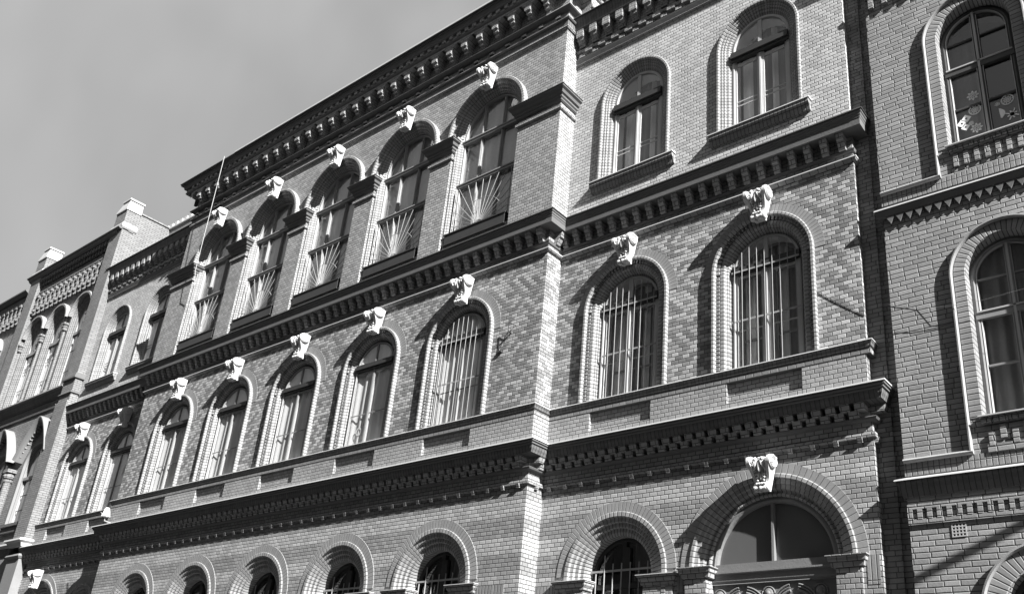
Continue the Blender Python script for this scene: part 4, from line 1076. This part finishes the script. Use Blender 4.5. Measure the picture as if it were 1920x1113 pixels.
# storey cornices
m = M(); m.sweep([(-.02,12.90),(.26,12.84),(.27,12.78),(.20,12.74),(-.02,12.74)], [(XBR-.87,BW),(-52,BW)]); m.obj('cornice_flashing', 'stone2', goth)
m = M(); m.sweep([(-.02,12.74),(.20,12.74),(.17,12.62),(.10,12.50),(.05,12.46),(-.02,12.45)], [(XBR-.87,BW),(-52,BW)]); m.sweep([(-.02,12.22),(.06,12.2),(.05,12.12),(-.02,12.1)], [(XBR-.87,BW),(-52,BW)]); m.obj('cornice_moulding', 'soldshade', goth)
m = M(); m.blocks(BPATH, .11, .06, -.01, .05, 12.24, 12.44); m.obj('cornice_dentils', 'goth', goth)
pth = [(XBR,BW+.2),(XBR,BP-.05),(XBR-.87,BP-.05),(XBR-.87,BW),(-52,BW)]
m = M(); m.sweep([(-.02,7.16),(.18,7.10),(.19,7.04),(.10,6.98),(.04,6.86),(-.02,6.85)], pth); m.obj('cornice_flashing', 'pale', goth)
m = M(); m.sweep([(-.02,6.98),(.09,6.97),(.08,6.80),(.03,6.66),(-.02,6.62)], pth[2:]); m.obj('cornice_moulding', 'dark', goth)
# pointed hoods and windows below
def b_mid(at):
    zb = 7.85-10.0; hw = .72
    m = M(); m.usweep([(.88,.02),(.88,-.03),(.80,-.03),(.78,.05),(.74,.05),(.72,.30)], zb, 28); a = m.obj('window_surround', 'stone2', goth, at=at, smooth=True, world=False)
    path = []
    H_, W_ = 1.72, 1.22
    for q in range(25):
        u = -1+q/12
        path.append((u*W_, .28+(H_-.28)*(1-abs(u)**1.55)))
    rows = []
    for q, (x, z) in enumerate(path):
        a_ = path[max(0,q-1)]; b_ = path[min(24,q+1)]; d = Vector((b_[0]-a_[0], b_[1]-a_[1])).normalized(); nn = Vector((-d.y, d.x))
        rows.append([(x+nn.x*o, y, z+nn.y*o) for o, y in ((-.16,.02),(-.16,-.10),(-.10,-.24),(.0,-.30),(.06,-.30),(.08,-.24),(.08,.02))])
    m = M(); m.grid(rows); h = m.obj('pointed_hood', 'stone2', goth, at=at, smooth=True, world=False)
    m = M()
    for q in range(2, 23):
        x, z = path[q]; m.box(x-.035, x+.035, -.17, .0, z-.25, z-.17)
    m.obj('hood_dentils', 'goth', h, at=at, world=False)
    m = M(); m.usweep([(hw,.12),(hw-.05,.105),(hw-.06,.15),(hw,.15)], zb, 24, closed=True); m.box(-.028,.028,.115,.15,zb,clip_top(.04,hw-.05)); m.box(-hw,hw,.06,.15,-.48,-.37)
    for z in (-1.05, -1.6): m.box(-hw,hw,.125,.148,z,z+.03)
    w = m.obj('window', 'frame', goth, at=at, world=False)
    pane(hw-.03,zb,.14).obj('pane', 'glass', w, at=at, world=False)
    m = M(); m.usweep([(hw-.01,.155),(hw,.42),(hw+.1,.42)], zb, 16); m.obj('lining', 'liner', w, at=at, world=False)
    curtain(-.68,.68,zb,hw,.185,amp=.012).obj('curtain', 'curtain', w, at=at, world=False)
    m = M(); m.box(-.85,.85,-.16,.1,zb-.10,zb); m.box(-.82,.82,-.10,.1,zb-.30,zb-.10); sl = m.obj('window_sill', 'stone', goth, at=at, world=False)
    return a, h, w, sl
bm_ = b_mid((BM[1],BW,10.0))
for p in bm_: copy_part(p, goth, (BM[0],BW,10.0))
for c in (-35.88, -38.95):
    m = M(); m.tube([(c,BW-.12,7.9),(c,BW-.12,9.55)], .12, 10); m.box(c-.2,c+.2,BW-.3,BW,9.86,9.98); m.ball((c,BW-.14,9.72),.19,.19,.14,10,6); m.tube([(c,BW-.12,9.52),(c,BW-.12,9.60)], .15, 10); m.box(c-.18,c+.18,BW-.28,BW,7.75,7.95)
    m.obj('column', 'goth', goth, smooth=True)
# smooth ground floor pier
m = M(); m.box(XBR-.87, XBR, BP-.02, BW, 0, 6.62); m.sweep([(-.02,6.62),(.05,6.62),(.08,6.55),(.03,6.48),(-.02,6.46)], [(XBR,BW),(XBR,BP-.02),(XBR-.87,BP-.02),(XBR-.87,BW)]); m.obj('ground_pier', 'stone2', goth)

# ================================================================ THE OTHER SIDE OF THE STREET (behind the camera, mirrored in the panes)
for k, (xa, xb, hh, lab) in enumerate(((-62,-34,19.5,'grey house across the street, left of the three'),(-34,-8,21,'tallest grey house across the street, between the other two'),(-8,24,19,'grey house across the street, right of the three'))):
    t = thing('street_house', ((xa+xb)/2, -8, 0), lab, 'house', 'houses across the street')
    m = M(); m.box(xa+.01, xb-.01, -16, -3.2, 0, hh); m.sweep([(-.02,hh-.5),(.4,hh-.3),(.4,hh-.1),(-.02,hh)], [(xa,-3.2),(xb,-3.2)]); m.obj('wall', 'stone2', t)
    m = M(); m.quad((xa,-3.2,hh),(xb,-3.2,hh),(xb,-9.6,hh+3.2),(xa,-9.6,hh+3.2)); m.quad((xa,-16,hh),(xb,-16,hh),(xb,-9.6,hh+3.2),(xa,-9.6,hh+3.2)); m.obj('roof', 'roof', t)
    x = xa+1.6
    while x < xb-1.6:
        for z in (1.2, 5.4, 9.4, 13.2):
            m = M(); m.box(x-.55, x+.55, -3.26, -3.1, z, z+2.1); m.box(x-.7, x+.7, -3.32, -3.1, z-.15, z-.001); m.obj('window', 'dk', t)
        x += 3.0

# ================================================================ SMALL THINGS ON THE FRONTS
m = M(); P0, P1 = Vector((-24.09,10.92,18.63)), Vector((-24.50,11.15,14.68))
pts = [P0.lerp(P1, q/12)+Vector((0,0,-.05*math.sin(PI*q/12))) for q in range(13)]
m.tube([tuple(p) for p in pts]+[(-24.56,11.26,14.2)], .009, 6)
tag(m.obj('hanging_cable', 'wire', at=tuple(P0)), 'thin pale cable hanging from the roof gutter to the leftmost pilaster cap', 'cable')
m = M(); y = YD-.09
m.tube([(-11.156,y,9.56),(-11.13,y,9.15)], .009, 6); m.tube([(-11.15,y,9.54),(-10.95,y,9.43),(-11.13,y,9.30)], .008, 6); m.tube([(-11.14,y,9.35),(-11.50,YD,8.93)], .006, 6); m.box(-11.155,-11.125,y,YD+.01,9.33,9.36); m.box(-11.44,-11.33,YD-.05,YD+.01,8.95,8.99)
tag(m.obj('wall_bracket', 'diron', at=(-11.15,YD,9.35)), 'small dark iron bracket on the patterned brick beside the corner of the projecting middle', 'bracket')
m = M(); m.tube([(-4.80,YE-.006,8.71),(-4.45,YE-.007,8.41),(-4.03,YE-.007,8.08)], .0045, 6); m.tube([(-4.84,YE-.008,8.78),(-4.80,YE-.006,8.71)], .006, 6)
tag(m.obj('wall_cable', 'dwire', at=(-4.82,YE,8.73)), 'dark slack cable on the brick right of the barred window nearest the corner', 'cable')
m = M()
pts = [(-3.98,12.06,8.42),(-3.6,11.893,8.12),(-3.2,11.892,7.96),(-2.76,11.82,7.84),(-2.3,11.80,7.80),(-1.5,11.80,7.84),(-.6,11.80,8.0)]
m.tube(pts, .0025, 6)
tag(m.obj('slack_cable', 'gwire', at=pts[0]), 'thin grey cable sagging across the rough brick front to the hooded lower window', 'cable')
m = M(); pts = [(-3.58,11.893,7.66),(-3.3,11.893,7.60),(-2.95,11.893,7.58),(-2.76,11.893,7.60)]
m.tube(pts, .003, 6)
tag(m.obj('slack_cable', 'dwire', at=pts[0]), 'short dark cable on the rough brick ending at the hood moulding', 'cable')
m = M(); c = Vector((-26.05,11.48,7.17)); bm2 = M()
rows = [[(c.x+r*math.cos(2*PI*k/12), c.y-.28+r*math.sin(2*PI*k/12), z) for k in range(12)] for r, z in ((.05,7.32),(.06,7.30),(.11,7.10),(.115,7.07))]
lamp_t = thing('flood_lamp', (c.x, c.y-.02, 7.1), 'small white cone shaped lamp on a bracket above the lowest cornice at the left corner', 'lamp')
m.grid(rows, closed_v=True); m.quad(*rows[0]); m.obj('lamp_shade', 'paper', lamp_t)
m = M(); m.tube([(c.x,c.y-.28,7.09),(c.x,c.y-.28,6.95),(c.x,c.y-.06,6.92)], .018, 6); m.tube([(c.x,c.y-.28,7.02),(-26.6,c.y-.2,7.28)], .010, 6); m.obj('lamp_arm', 'iron', lamp_t)
m = M(); y = YD+.122
A = [(-15.72+.10*math.cos(2*PI*k/28), 8.03+.10*math.sin(2*PI*k/28)) for k in range(28)]; B = [(-15.72+.065*math.cos(2*PI*k/28), 8.03+.065*math.sin(2*PI*k/28)) for k in range(28)]
for yy in (y, y-.002): m.grid([[(a,yy,b) for a, b in A], [(a,yy,b) for a, b in B]], closed_v=True)
tag(m.obj('paper_ring', 'paper', at=(-15.72,y,8.03)), 'round pale paper ring stuck low on the glass of an arched first floor window', 'paper ornament')
fp = thing('flagpole', (1.9, YG, 6.37), 'slanting flagpole fixed to the rough brick front beyond the right edge', 'flagpole')
m = M(); m.tube([(1.9,YG-.02,6.37),(1.9,YG-1.7,8.12)], [.055,.045], 10); m.ball((1.9,YG-1.72,8.15),.07,.07,.07,10,8); m.obj('pole', 'wframe', fp, smooth=True)
m = M(); m.box(1.8,2.0,YG-.05,YG+.01,6.22,6.55); m.tube([(1.9,YG-.02,6.37),(1.9,YG-.25,6.61)], .075, 10); m.obj('socket', 'diron', fp)
